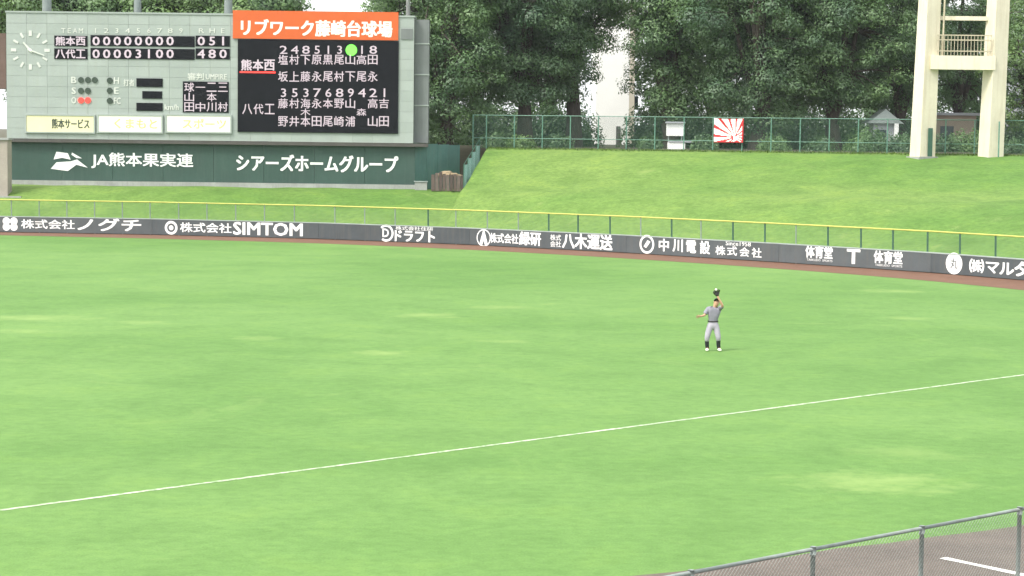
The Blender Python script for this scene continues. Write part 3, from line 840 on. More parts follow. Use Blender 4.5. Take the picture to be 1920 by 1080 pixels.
for q, nm, m_ in ((fr, 'red_cloth', paint('red_cloth', (0.50, 0.02, 0.025), 0.8, 0.1, 3.0)), (fw_, 'white_cloth', paint('white_cloth', (0.80, 0.78, 0.77), 0.8, 0.05, 3.0))):
    o = q.build(nm, m_, flag)
    so = o.modifiers.new('thick', 'SOLIDIFY'); so.thickness = 0.006
for px in (1339, 1394):
    q = MB(); p = crest_pt(px, 0.1); q.tube([p + Vector((0, 0, fz1 - CREST_Z - .02)), p + Vector((0, .15, fz1 - CREST_Z + 0.02))], 0.012, 6); q.build('tie_cord', m_white, flag)

# ================================================================== LIGHT TOWER
D_T = 141.0
m_tower = paint('tower_white', (0.66, 0.61, 0.48), 0.6, 0.08, 0.5, dirt=(0.46, 0.38, 0.25))
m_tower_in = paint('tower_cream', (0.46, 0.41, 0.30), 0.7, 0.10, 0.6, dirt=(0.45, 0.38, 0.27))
TZ = bank_z(1790, D_T)
xl, xr = x_at(1729, D_T, TZ), x_at(1857, D_T, TZ)
tower = thing('light_tower', 'tall cream white floodlight tower with two tapered legs and a railed platform', 'tower', ((xl + xr) / 2, D_T, TZ))
trot = Matrix.Rotation(R(24), 3, 'Z')
TOP = TZ + 30
lean = 0.022
def leg_x(x0, z): return x0 + (z - TZ) * lean
for x0 in (xl, xr):
    q = MB(); w0, w1 = 1.22, 0.80
    q.frustum((x0, D_T, TZ - 0.4), (w0, w0), (leg_x(x0, TOP), D_T, TOP), (w1, w1), trot); q.build('leg', m_tower, tower)
    q = MB(); q.box((x0, D_T, TZ - 0.12), (w0 + 0.3, w0 + 0.3, 0.2), trot); q.build('footing', m_conc, tower)
zb0, zb1 = at(1790, 131, D_T).z, at(1790, 105, D_T).z
xm = (leg_x(xl, zb0) + leg_x(xr, zb0)) / 2; span = xr - xl
q = MB(); q.box((xm, D_T - 0.35, (zb0 + zb1) / 2), (span - 0.3, 0.9, zb1 - zb0)); beam = q.build('cross_beam', m_tower, tower)
z1, z2 = zb1 + 0.02, at(1790, 67, D_T).z
q = MB()
for zz_ in (z2, z1 + 0.28, (z1 + z2) / 2 + 0.35):
    q.box((xm + 0.05, D_T - 0.75, zz_), (span - 0.95, 0.07, 0.07))
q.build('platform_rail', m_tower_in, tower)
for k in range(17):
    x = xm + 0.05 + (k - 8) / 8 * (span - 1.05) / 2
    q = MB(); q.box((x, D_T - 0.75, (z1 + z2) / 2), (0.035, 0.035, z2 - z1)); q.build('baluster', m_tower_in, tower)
zu = at(1790, 34, D_T).z
q = MB(); q.box((xm + 0.08, D_T + 0.15, zu), (span - 0.9, 0.3, 0.28)); q.build('tie_beam', m_tower, tower)
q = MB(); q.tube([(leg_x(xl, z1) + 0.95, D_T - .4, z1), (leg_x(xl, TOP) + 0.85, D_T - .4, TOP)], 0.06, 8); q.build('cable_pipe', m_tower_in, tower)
for k in range(1, 4):
    z = zu + 5.0 * k
    if z < TOP: q = MB(); q.box(((leg_x(xl, z) + leg_x(xr, z)) / 2, D_T, z), (span - 0.8, 0.5, 0.6)); q.build('tie_beam', m_tower, tower)
# doorway frame at the foot of the left leg, and pipe on the right leg
q = MB(); q.box((xl + 0.40, D_T - 0.60, TZ + 0.95), (0.34, 0.06, 1.9), trot); q.build('service_door', m_gpost, tower)
q = MB(); q.tube([(xr + 0.36, D_T - 0.78, TZ), (xr + 0.36, D_T - 0.76, TZ + 2.4)], 0.05, 8); q.build('conduit', m_cpost, tower)
q = MB(); q.box(((leg_x(xl, TOP) + leg_x(xr, TOP)) / 2, D_T - 0.2, TOP + 1.6), (9, 0.5, 3.6)); rack = q.build('lamp_rack', m_tower, tower)
for i in range(6):
    for j in range(3):
        q = MB(); c = ((leg_x(xl, TOP) + leg_x(xr, TOP)) / 2 - 3.6 + i * 1.44, D_T - 0.5, TOP + 0.5 + j * 1.1)
        q.tube([c, (c[0], c[1] - 0.5, c[2] - 0.2)], [0.25, 0.45], 12); q.build('floodlight', m_zinc, rack)

# ================================================================== BUILDINGS BEHIND THE TREES
m_bwhite = paint('white_render', (0.82, 0.82, 0.80), 0.8, 0.04, 0.3)
m_bbeige = paint('beige_render', (0.52, 0.48, 0.40), 0.8, 0.08, 0.3)
m_bgrey = paint('grey_render', (0.36, 0.37, 0.40), 0.8, 0.1, 0.3)
m_glass, nt, b, _ = new_mat('window_glass')
nt.links.new(ramp(nt, noise(nt, world_pos(nt), 0.8), [(0.3, (0.03, 0.04, 0.05)), (0.7, (0.06, 0.075, 0.085))]), b.inputs['Base Color']); b.inputs['Roughness'].default_value = 0.12
DB = 212.0
xa, xb = x_at(1117, DB, 9), x_at(1179, DB, 9)
ap = thing('apartment_block', 'white apartment block with side balconies seen between the trees', 'building', ((xa + xb) / 2, DB, CREST_Z))
q = MB(); q.box(((xa + xb) / 2, DB + 6, CREST_Z + 8), (xb - xa, 12, 16)); q.build('wall', m_bwhite, ap)
q = MB(); q.box(((xa + xb) / 2, DB + 6, CREST_Z + 16.2), (xb - xa + 0.6, 12.6, 0.4)); q.build('roof_slab', m_bgrey, ap)
q = MB(); q.box((xb + 0.28, DB + 0.6, CREST_Z + 8), (0.54, 1.2, 16)); q.build('corner_pier', m_bbeige, ap)
for k in range(5):
    z = CREST_Z + 2.6 + 2.9 * k
    q = MB(); q.box((xb + 0.95, DB + 4.2, z), (0.8, 6.0, 0.35)); bal = q.build('balcony', m_bwhite, ap)
    q = MB(); q.box((xb + 1.33, DB + 4.2, z + 0.75), (0.05, 6.0, 1.0)); q.build('railing', m_bgrey, bal)
    q = MB(); q.box((xb + 0.55, DB + 1.21, z - 1.2), (0.9, 0.05, 1.4)); q.build('window', m_glass, ap)
# dark doorway post at its foot
q = MB(); q.box((x_at(1159, DB, 7), DB - 0.06, CREST_Z + 0.95), (0.42, 0.1, 1.9)); q.build('door', m_soffit, ap)

# signboard and low wall seen through the fence
DS = 158.0
sx = x_at(1266, DS, 7)
sg = thing('notice_board', 'white notice board on posts behind the crest fence', 'notice board', (sx, DS, CREST_Z))
q = MB(); q.box((sx, DS, at(1266, 243, DS).z), (1.35, 0.08, 0.95)); q.build('board', m_bwhite, sg)
for dx in (-0.5, 0.5):
    q = MB(); q.box((sx + dx, DS + 0.07, CREST_Z + 0.9), (0.08, 0.06, 1.8)); q.build('post', m_zinc, sg)
q = MB(); q.box((sx, DS, at(1266, 243, DS).z + 0.54), (1.5, 0.4, 0.12)); q.build('roof', m_bgrey, sg)
lw = thing('kiosk_counter', 'low white block under the notice board behind the fence', 'block', (sx, DS - 1.5, CREST_Z))
q = MB(); q.box((sx, DS - 1.2, CREST_Z + 0.27), (1.3, 0.6, 0.54)); q.build('block', m_bwhite, lw)
q = MB(); q.box((sx + 0.6, DS - 1.2, CREST_Z + 0.6), (2.4, 0.7, 0.1)); q.build('top_slab', m_bgrey, lw)

DH = 163.0
hx = x_at(1655, DH, 8)
hut = thing('small_hut', 'small hut with grey sloping roof and pale wall beside the tower', 'hut', (hx, DH, CREST_Z))
q = MB(); q.box((hx + 0.3, DH + 1.2, CREST_Z + 1.3), (2.0, 2.2, 2.6)); q.build('wall', m_bgrey, hut)
q = MB(); v_ = [(hx - 1.2, DH - .3, CREST_Z + 2.2), (hx + 1.6, DH - .3, CREST_Z + 2.2), (hx + 1.6, DH + 2.7, CREST_Z + 2.2), (hx - 1.2, DH + 2.7, CREST_Z + 2.2), (hx + 0.2, DH - .3, CREST_Z + 3.3), (hx + .2, DH + 2.7, CREST_Z + 3.3)]
q.add(v_, [(0, 1, 4), (2, 3, 5), (1, 2, 5, 4), (3, 0, 4, 5), (0, 3, 2, 1)]); q.build('roof', m_zinc, hut)
q = MB(); q.box((hx + 1.05, DH - 0.15, CREST_Z + 1.25), (0.32, 0.3, 2.5)); q.build('corner_post', m_bwhite, hut)
q = MB(); q.box((hx - 0.1, DH + 0.07, CREST_Z + 1.2), (0.8, 0.06, 1.0)); q.build('window', m_glass, hut)
DH2 = 172.0
hx = x_at(1785, DH2, 8)
hs2 = thing('tan_house', 'tan house wall with shuttered window seen between the tower legs', 'building', (hx, DH2, CREST_Z))
q = MB(); q.box((hx + 0.3, DH2 + 3, CREST_Z + 1.5), (3.6, 5, 3.0)); q.build('wall', paint('tan_render', (0.42, 0.33, 0.27), 0.8, 0.12, 0.6), hs2)
q = MB(); q.box((hx + 0.3, DH2 + 3, CREST_Z + 3.1), (4.2, 5.8, 0.22)); q.build('roof', m_bgrey, hs2)
q = MB(); q.box((hx - 0.3, DH2 + 0.47, CREST_Z + 1.5), (1.1, 0.06, 1.2)); q.build('window', m_glass, hs2)
DH3 = 215.0
hx = x_at(1935, DH3, 12)
of = thing('office_block', 'blue grey office block at the right edge behind the trees', 'building', (hx, DH3, CREST_Z))
q = MB(); q.box((hx + 1.5, DH3 + 6, CREST_Z + 6.5), (7, 10, 13)); q.build('wall', m_bgrey, of)
for i in range(4):
    for k in range(4):
        q = MB(); q.box((hx - 1.2 + i * 1.7, DH3 + 0.98, CREST_Z + 2.0 + 3 * k), (1.1, 0.06, 1.4)); q.build('window', m_glass, of)
q = MB(); q.box((hx + 1.5, DH3 + 6, CREST_Z + 13.1), (7.4, 10.4, 0.3)); q.build('roof_slab', m_conc, of)

# ================================================================== TREES
m_bark = bark_material()
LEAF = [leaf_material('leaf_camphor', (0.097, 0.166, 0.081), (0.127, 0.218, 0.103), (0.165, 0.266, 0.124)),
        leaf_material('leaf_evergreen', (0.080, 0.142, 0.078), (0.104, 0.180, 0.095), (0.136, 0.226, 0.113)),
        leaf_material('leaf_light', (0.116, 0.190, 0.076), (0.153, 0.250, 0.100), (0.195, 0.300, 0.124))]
def tree(px, D, base_z, H, rx, crown_lo, nclump, leaves, kind, seed, label, leaf=0.235, ry=None, avoid=None):
    rr = random.Random(seed); rg = np.random.default_rng(seed)
    x0 = x_at(px, D, base_z + 5)
    T = thing('broadleaf_tree', label, 'tree', (x0, D, base_z), 'trees beyond the bank')
    ry = ry or rx * 0.9
    zc = base_z + (H + crown_lo) / 2; rz = (H - crown_lo) / 2
    # trunk and limbs
    wood = MB(); fork = base_z + max(1.8, crown_lo * 0.9 + 1.0)
    tr_r = 0.028 * H
    lean_x, lean_y = rr.uniform(-.5, .5), rr.uniform(-.5, .5)
    tp = [Vector((x0, D, base_z - 0.3)), Vector((x0 + lean_x * .3, D + lean_y * .3, base_z + (fork - base_z) * .5)), Vector((x0 + lean_x, D + lean_y, fork))]
    wood.tube(tp, [tr_r * 1.35, tr_r, tr_r * .85], 10, False)
    nodes = [(tp[2], tr_r * .7)]
    for k in range(8):
        a = 2 * math.pi * k / 8 + rr.uniform(-.3, .3); rad = rr.uniform(.45, .75)
        end = Vector((x0 + math.cos(a) * rx * rad, D + math.sin(a) * ry * rad, zc + rz * rr.uniform(-.25, .6)))
        if k == 7: end = Vector((x0 + lean_x, D, zc + rz * .8))
        prev = tp[2]; ps, rs = [prev], [tr_r * .55]
        for s in (0.33, 0.66, 1.0):
            p = tp[2].lerp(end, s) + Vector((rr.uniform(-.4, .4), rr.uniform(-.4, .4), rr.uniform(-.3, .5) + math.sin(s * 3.1) * .5))
            ps.append(p); rs.append(tr_r * .55 * (1 - .75 * s)); nodes.append((p, rs[-1]))
        wood.tube(ps, rs, 7, False)
    # clumps of leaves
    P = []
    cl = []
    tries = 0
    while len(cl) < nclump and tries < nclump * 40:
        tries += 1
        d = Vector((rr.gauss(0, 1), rr.gauss(0, 1), rr.gauss(0, 1))).normalized()
        rad = rr.uniform(0.15, 1.0) ** 0.45
        wob = 1 + 0.18 * math.sin(3 * math.atan2(d.y, d.x) + seed) + 0.12 * math.sin(5 * d.z + seed)
        c = Vector((x0 + d.x * rx * rad * wob, D + d.y * ry * rad * wob, zc + d.z * rz * rad))
        if d.z < -0.2 and rad > .8 and rr.random() < .35: continue
        if avoid and avoid(c): continue
        if any((c - o).length < 1.15 for o, _ in cl): continue
        cl.append((c, rr.uniform(0.8, 1.75) * (0.6 + 0.08 * rx)))
    for c, r in cl:
        n, nr_ = min(nodes, key=lambda t_: (t_[0] - c).length)
        mid = n.lerp(c, .5) + Vector((rr.uniform(-.2, .2), rr.uniform(-.2, .2), .25))
        wood.tube([n, mid, c], [min(nr_, .13), .06, .02], 5, False)
        m_ = int(leaves * 1.3 * (r ** 2) * rr.uniform(.8, 1.15))
        v = rg.normal(0, 1, (m_, 3)); v /= np.linalg.norm(v, axis=1)[:, None]
        rad = rg.random(m_) ** 0.38
        # drooping shaggy pads: flat underside, ragged rim
        sq = np.array([r * 1.15, r * 1.15, r * 0.72])
        p = v * rad[:, None] * sq
        p[:, 2] -= 0.25 * (p[:, 0] ** 2 + p[:, 1] ** 2) / r
        p += rg.normal(0, .10, (m_, 3))
        P.append((np.array(c) + p, v))
    pos = np.concatenate([a for a, _ in P]); nv = np.concatenate([b for _, b in P]); M = len(pos)
    nrm = nv * 1.0 + np.array([0, -0.12, 0.40]) + rg.normal(0, .34, (M, 3)); nrm /= np.linalg.norm(nrm, axis=1)[:, None]
    ref = rg.normal(0, 1, (M, 3)); ta = np.cross(nrm, ref); ta /= np.linalg.norm(ta, axis=1)[:, None]; tb = np.cross(nrm, ta)
    ln = leaf * rg.uniform(.6, 1.25, M)[:, None]; wd = ln * 0.5
    V = np.stack([pos - ta * ln * .5, pos + tb * wd * .5 + ta * ln * .05, pos + ta * ln * .5 - nrm * ln * .12, pos - tb * wd * .5 + ta * ln * .05], 1).reshape(-1, 3)
    gn_ = np.cross(V.reshape(-1, 4, 3)[:, 1] - V.reshape(-1, 4, 3)[:, 0], V.reshape(-1, 4, 3)[:, 3] - V.reshape(-1, 4, 3)[:, 0])
    flip = (gn_ * nrm).sum(1) < 0
    idx = np.arange(4 * M).reshape(-1, 4); idx[flip] = idx[flip][:, ::-1]
    me = np_mesh('crown', V, idx)
    sn = nv * 1.0 + np.array([0, 0, 0.35]) + 0.35 * nrm; sn /= np.linalg.norm(sn, axis=1)[:, None]
    me.normals_split_custom_set_from_vertices(np.repeat(sn, 4, axis=0).tolist())
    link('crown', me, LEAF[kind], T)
    wood.build('trunk', m_bark, T, True)
    return T

def px_of(c):
    v = CROT.transposed() @ (c - ORG); return 960 + F_PX * v.x / -v.z, 540 - F_PX * v.y / -v.z
def gap(c):
    x, y = px_of(c); return 1112 < x < 1200 and y > 84
GB = CREST_Z
tree(838, 160, GB, 20, 4.8, 0.2, 140, 260, 0, 11, 'mid green tree reaching down to the teal fence right of the scoreboard')
tree(985, 164, GB, 22, 5.8, 2.6, 160, 270, 1, 12, 'dark tree with high crown left of the white apartment block', avoid=gap)
tree(1078, 167, GB, 21, 4.0, 5.0, 80, 270, 0, 13, 'tree arching over the white apartment block', avoid=gap)
tree(1262, 166, GB, 22, 4.8, 1.2, 150, 270, 0, 14, 'dense tree just right of the white apartment block', avoid=gap)
tree(1420, 163, GB, 22, 5.4, 1.4, 165, 270, 1, 15, 'dark dense tree rising behind the red and white flag')
tree(1565, 165, GB, 22, 5.2, 1.2, 140, 260, 0, 16, 'tree with bare dark limbs between flag and tower')
tree(1690, 170, GB, 22, 4.6, 1.4, 120, 260, 1, 17, 'shaded tree close to the left leg of the tower')
tree(1805, 178, GB, 19, 4.6, 1.8, 110, 250, 0, 18, 'tree seen between the two tower legs')
tree(1935, 168, GB, 14, 3.4, 1.0, 60, 250, 2, 19, 'light green tree at the right edge beyond the tower')
# second row further back
tree(905, 186, GB, 22, 5.6, 0.5, 100, 140, 1, 21, 'tall dark tree behind the tree next to the scoreboard', 0.36)
tree(1020, 196, GB, 20, 4.6, 0.3, 80, 140, 1, 22, 'shadowy tree left of the apartment block, back row', 0.36, avoid=gap)
tree(1330, 194, GB, 22, 6.0, 0.4, 100, 140, 1, 23, 'shadowy back row tree left of the flag', 0.36, avoid=gap)
tree(1490, 197, GB, 22, 6.0, 0.4, 100, 140, 1, 24, 'shadowy back row tree right of the flag', 0.36)
tree(1640, 200, GB, 22, 6.0, 0.4, 100, 140, 1, 25, 'shadowy back row tree left of the tower', 0.36)
tree(1840, 232, GB, 22, 7.0, 0.4, 100, 140, 1, 26, 'far back row tree behind the tower', 0.4)
# behind the scoreboard
tree(40, 176, GB, 16.5, 6.0, 4, 125, 235, 2, 31, 'light tree topping the left end of the scoreboard', 0.34)
tree(190, 180, GB, 16.5, 6.2, 4, 130, 235, 0, 32, 'tree behind the scoreboard between the clock and the line score', 0.34)
tree(345, 178, GB, 15.4, 5.8, 4, 130, 235, 2, 33, 'light green tree behind the scoreboard between the two thick masts', 0.34)
tree(492, 182, GB, 13.6, 4.8, 4, 105, 235, 0, 34, 'low tree behind the scoreboard at the sky gap', 0.34)
tree(765, 176, GB, 18, 3.2, 1.5, 70, 230, 0, 35, 'tree behind the thin mast at the right end of the scoreboard', 0.32)
# low shrubs behind the crest fence
def shrub(px, D, r, seed, kind, label, M=1500, leaf=0.2):
    rg = np.random.default_rng(seed); x = x_at(px, D, GB + .5)
    T = thing('shrub', label, 'shrub', (x, D, GB), 'shrubs behind the crest fence')
    v = rg.normal(0, 1, (M, 3)); v /= np.linalg.norm(v, axis=1)[:, None]; v[:, 2] = np.abs(v[:, 2])
    lob = 1 + .25 * np.sin(4 * np.arctan2(v[:, 1], v[:, 0]) + seed)
    pos = np.array([x, D, GB]) + v * (rg.random(M) ** .4)[:, None] * lob[:, None] * np.array([r, r * .8, r * (.9 if r < 2 else 1.35)])
    nrm = v + rg.normal(0, .6, (M, 3)); nrm /= np.linalg.norm(nrm, axis=1)[:, None]
    ta = np.cross(nrm, rg.normal(0, 1, (M, 3))); ta /= np.linalg.norm(ta, axis=1)[:, None]; tb = np.cross(nrm, ta)
    ln = leaf * rg.uniform(.6, 1.3, M)[:, None]
    V = np.stack([pos - ta * ln * .5, pos + tb * ln * .25, pos + ta * ln * .5, pos - tb * ln * .25], 1).reshape(-1, 3)
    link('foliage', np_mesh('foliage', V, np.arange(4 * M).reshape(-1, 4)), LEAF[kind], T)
    q = MB()
    for k in range(5):
        a = k * 1.25 + seed; q.tube([(x, D, GB - .1), (x + math.cos(a) * r * .5, D + math.sin(a) * r * .4, GB + r * .6)], [.04, .015], 5)
    q.build('stems', m_bark, T)
shrub(978, 154.5, 1.0, 1, 2, 'bright green shrub behind the left part of the crest fence')
shrub(930, 156.5, 1.2, 2, 1, 'dark shrub at the left end of the crest fence')
shrub(1048, 157, 1.1, 3, 1, 'dark shrub left of the apartment block doorway')
shrub(1218, 157, 1.0, 4, 1, 'dark shrub just left of the notice board')
shrub(1320, 156.5, 1.2, 5, 1, 'dark shrub between the notice board and the flag')
shrub(1450, 156, 1.3, 6, 0, 'green shrub right of the flag behind the fence')
shrub(1540, 156, 1.2, 7, 1, 'dark shrub midway between flag and hut')
shrub(1610, 156, 1.0, 8, 0, 'green shrub just left of the small hut')
shrub(1632, 158, 1.9, 10, 0, 'green shrub hiding the left side of the small hut', 2600, 0.24)
shrub(1768, 160, 1.5, 11, 1, 'shrub in front of the tan house beside the left tower leg', 2200, 0.24)
shrub(1815, 162, 1.8, 12, 0, 'shrub in front of the tan house beside the right tower leg', 2600, 0.24)
shrub(1690, 157, 1.4, 13, 1, 'dark shrub between the hut and the left tower leg', 2200, 0.24)
shrub(1900, 154, 1.3, 9, 1, 'dark shrub right of the tower behind the fence')


for k, (px_, D_, r_, lab) in enumerate(((812, 172, 2.4, 'tall bush filling in behind the sheet metal fence'), (880, 176, 2.8, 'tall dark bush behind the left end of the crest fence'), (950, 178, 2.7, 'big bush under the dark high-crowned tree'), (1010, 176, 2.6, 'big bush midway between the fence end and the apartment block'),
        (1072, 175, 2.5, 'big bush touching the left edge of the apartment block'), (1225, 176, 2.6, 'tall bush just right of the apartment balconies'), (1290, 178, 2.9, 'tall bush behind the notice board'), (1355, 177, 2.8, 'tall bush behind the flag'), (1425, 179, 3.0, 'tall bush right behind the flag post on its right'),
        (1490, 177, 2.8, 'tall bush under the tree with bare limbs'), (1555, 178, 2.9, 'tall bush two fence bays left of the hut'), (1615, 180, 2.8, 'tall bush at the back left of the hut'), (1700, 178, 2.8, 'tall bush between the hut and the tower'), (1845, 186, 3.0, 'tall bush behind the right tower leg'), (1925, 176, 2.8, 'tall bush at the far right edge'))):
    shrub(px_, D_, r_, 40 + k, 1, lab, 5200, 0.30)

# ================================================================== NEAR FOUL FENCE
RZ = 1.6
m_nsteel = paint('weathered_steel', (0.20, 0.235, 0.225), 0.65, 0.2, 5.0, dirt=(0.15, 0.15, 0.13))
n0, n1 = ground(1570, 1021, RZ), ground(1912, 955, RZ)
nd = Vector((n1.x - n0.x, n1.y - n0.y, 0)).normalized()
mid_post = ground(1716, 988, RZ); NS = 2.25
mid_post = n0 + nd * (mid_post - n0).dot(nd)
near = thing('foul_fence', 'grey steel chain-link fence in the lower right corner', 'fence', (mid_post.x, mid_post.y, 0))
m_nwire = paint('near_wire', (0.30, 0.33, 0.31), 0.6, 0.1, 4.0)
ps = [mid_post + nd * (NS * k) for k in range(-4, 5)]
for k, p in enumerate(ps):
    q = MB(); q.tube([(p.x, p.y, -0.1), (p.x, p.y, RZ - 0.01)], 0.032, 12); q.build('post', m_nsteel, near, True)
    q = MB(); q.tube([(p.x, p.y, RZ - 0.07), (p.x, p.y, RZ + 0.035)], 0.04, 12); q.build('post_cap', m_nsteel, near, True)
    if k < len(ps) - 1:
        n = ps[k + 1]
        q = MB(); q.tube([(p.x, p.y, RZ), (n.x, n.y, RZ)], 0.025, 10); q.build('top_rail', m_nsteel, near, True)
        q = MB(); mesh_wires(q, p + Vector((0, -.05, 0)), n + Vector((0, -.05, 0)), 0.04, RZ - 0.02, 0.05, 0.0023); q.build('wire_net', m_nwire, near)

# ================================================================== PLAYER
PX = ground(1337, 658)
def skin_mesh(name, nodes, edges, m, parent, sub=2, root=0):
    """nodes: (x, y, z, radius or (rx, ry)); skinned and subdivided into one smooth surface"""
    me = bpy.data.meshes.new(name); me.from_pydata([n[:3] for n in nodes], edges, [])
    o = bpy.data.objects.new(name, me); COL.objects.link(o)
    sk = o.modifiers.new('skin', 'SKIN'); sk.use_smooth_shade = True
    for i, n in enumerate(nodes):
        r_ = n[3]; r_ = (r_, r_) if not hasattr(r_, '__len__') else r_
        me.skin_vertices[0].data[i].radius = r_
    me.skin_vertices[0].data[root].use_root = True
    o.modifiers.new('sub', 'SUBSURF').levels = sub
    bm_ = bpy.data.meshes.new_from_object(o.evaluated_get(bpy.context.evaluated_depsgraph_get()))
    bpy.data.objects.remove(o)
    bm_.name = name; bm_.materials.clear(); bm_.materials.append(m)
    bm_.polygons.foreach_set('use_smooth', [True] * len(bm_.polygons))
    q = bpy.data.objects.new(name, bm_); COL.objects.link(q); q.parent = parent
    return q
m_skin = paint('skin', (0.46, 0.27, 0.17), 0.5, 0.06, 6.0)
m_jersey = paint('grey_jersey', (0.215, 0.207, 0.255), 0.8, 0.10, 5.0)
m_pants = paint('pale_trousers', (0.33, 0.31, 0.365), 0.8, 0.07, 5.0)
m_dark = paint('dark_navy_cloth', (0.014, 0.015, 0.022), 0.7, 0.15, 6.0)
m_leather = paint('black_leather', (0.018, 0.016, 0.015), 0.45, 0.2, 8.0)
m_shoe = paint('white_shoes', (0.80, 0.80, 0.72), 0.6, 0.06, 6.0)
man = thing('person', 'fielder in grey uniform looking up with his gloved hand raised above his head', 'person', (PX.x, PX.y, 0))
man.scale = (1.09, 1.09, 1.0)
# joints (x to the picture's right, y away from the camera, z up)
hipL, hipR = (-0.10, 0.02, 0.86), (0.07, 0.03, 0.86)
knL, knR = (-0.185, -0.07, 0.45), (0.135, -0.06, 0.45)
anL, anR = (-0.165, 0.03, 0.09), (0.165, 0.03, 0.09)
shL, shR = (-0.175, 0.0, 1.33), (0.165, 0.02, 1.34)
elL, wrL = (-0.275, -0.06, 1.13), (-0.41, -0.20, 1.11)
elR, wrR = (0.235, -0.20, 1.45), (0.10, -0.22, 1.70)
neck, headb, headt = (0.035, 0.02, 1.41), (0.065, 0.0, 1.49), (0.085, 0.01, 1.60)
N_ = [(-0.015, 0.03, 0.88, (.09, .06)), (-0.01, 0.02, 1.05, (.095, .055)), (0.0, 0.03, 1.24, (.105, .06)), (0.015, 0.02, 1.35, (.07, .055)),
      (*neck, .058), (*headb, (.078, .085)), (*headt, (.082, .092)),
      (*shL, .05), (*elL, .040), (*wrL, .029), (-0.455, -0.235, 1.105, (.042, .02)),
      (*shR, .05), (*elR, .040), (*wrR, .03), (0.075, -0.22, 1.76, (.042, .022)),
      (*hipL, .06), (*knL, .05), (*anL, .04), (-0.175, -0.10, 0.05, .036),
      (*hipR, .06), (*knR, .05), (*anR, .04), (0.19, -0.09, 0.05, .036)]
E_ = [(0, 1), (1, 2), (2, 3), (3, 4), (4, 5), (5, 6), (2, 7), (7, 8), (8, 9), (9, 10), (2, 11), (11, 12), (12, 13), (13, 14), (0, 15), (15, 16), (16, 17), (17, 18), (0, 19), (19, 20), (20, 21), (21, 22)]
# fingers of the bare hand, rooted in the palm
hb = Vector((-0.455, -0.235, 1.105)); hd = Vector((-0.80, -0.55, -0.05)).normalized(); hsd = Vector((0.1, -0.2, 0.97)).normalized()
for k, (off, l_) in enumerate(((.030, .060), (.011, .072), (-.009, .066), (-.027, .052))):
    a = hb + hd * .035 + hsd * off; b = a + hd * l_ * .55 + hsd * off * .5; c = b + (hd + Vector((0, 0, .35))).normalized() * l_ * .5
    i0 = len(N_); N_ += [(*a, .010), (*b, .009), (*c, .007)]; E_ += [(10, i0), (i0, i0 + 1), (i0 + 1, i0 + 2)]
a = hb + hsd * .04 - hd * .01; b = a + (hsd + hd * .7).normalized() * .04; i0 = len(N_)
N_ += [(*a, .012), (*b, .009)]; E_ += [(10, i0), (i0, i0 + 1)]
skin_mesh('body', N_, E_, m_skin, man)
# face: nose, brows, mouth and ears on a head tipped back, looking up
q = MB(); hc = Vector((0.08, -0.01, 1.555)); up = Vector((-0.05, -0.62, 0.78)).normalized()
fx = Vector((1, 0, 0)); fd = Vector((-0.05, -0.78, 0.62)).normalized(); fu_ = fx.cross(fd) * -1
if fu_.z < 0: fu_ = -fu_
face = MB()
nb = hc + fd * .088
face.add([nb + fu_ * .03, nb + fx * .014 - fu_ * .012, nb - fx * .014 - fu_ * .012, nb + fd * .024 - fu_ * .010], [(0, 3, 1), (0, 2, 3), (2, 1, 3)])
fo = face.build('nose', m_skin, None); fo.parent = man
ey = MB()
for s in (-1, 1): ey.ball(hc + fd * .082 + fx * (s * .031) + fu_ * .02, (.011, .011, .008), 8, 6)
ey.ball(hc + fd * .084 - fu_ * .048, (.020, .006, .006), 8, 6)
fo = ey.build('eyes_and_mouth', m_dark, None); fo.parent = man
er = MB()
for s in (-1, 1): er.ball(hc + fx * (s * .082), (.012, .022, .032), 8, 6)
fo = er.build('ears', m_skin, None); fo.parent = man
# cap, tipped back with the head
cp = MB(); rotc = Matrix.Rotation(R(34), 3, 'X') @ Matrix.Rotation(R(6), 3, 'Y')
vs_, fs_ = [], []
for j in range(7):
    th = math.pi / 2 * j / 6
    for i in range(16):
        ph = 2 * math.pi * i / 16; p = Vector((.098 * math.cos(ph) * math.cos(th), .108 * math.sin(ph) * math.cos(th), .085 * math.sin(th)))
        vs_.append(rotc.inverted() @ p + hc + Vector((.008, .02, .030)))
for j in range(6):
    for i in range(16):
        i2 = (i + 1) % 16; fs_.append((j * 16 + i, j * 16 + i2, (j + 1) * 16 + i2, (j + 1) * 16 + i))
cp.add(vs_, fs_)
pk = []
for i in range(9):
    ph = R(200 + 140 * i / 8)
    for rr_ in (1.0, 1.62): pk.append(rotc.inverted() @ Vector((.094 * math.cos(ph) * (1 if rr_ == 1 else 1.05), .104 * math.sin(ph) * rr_, .006 if rr_ == 1 else -.008)) + hc + Vector((.008, .02, .030)))
cp.add(pk + [p + Vector((0, 0, .006)) for p in pk], [(2 * i, 2 * i + 2, 2 * i + 3, 2 * i + 1) for i in range(8)] + [(18 + 2 * i, 18 + 2 * i + 1, 18 + 2 * i + 3, 18 + 2 * i + 2) for i in range(8)])
fo = cp.build('cap', m_dark, None, True); fo.parent = man
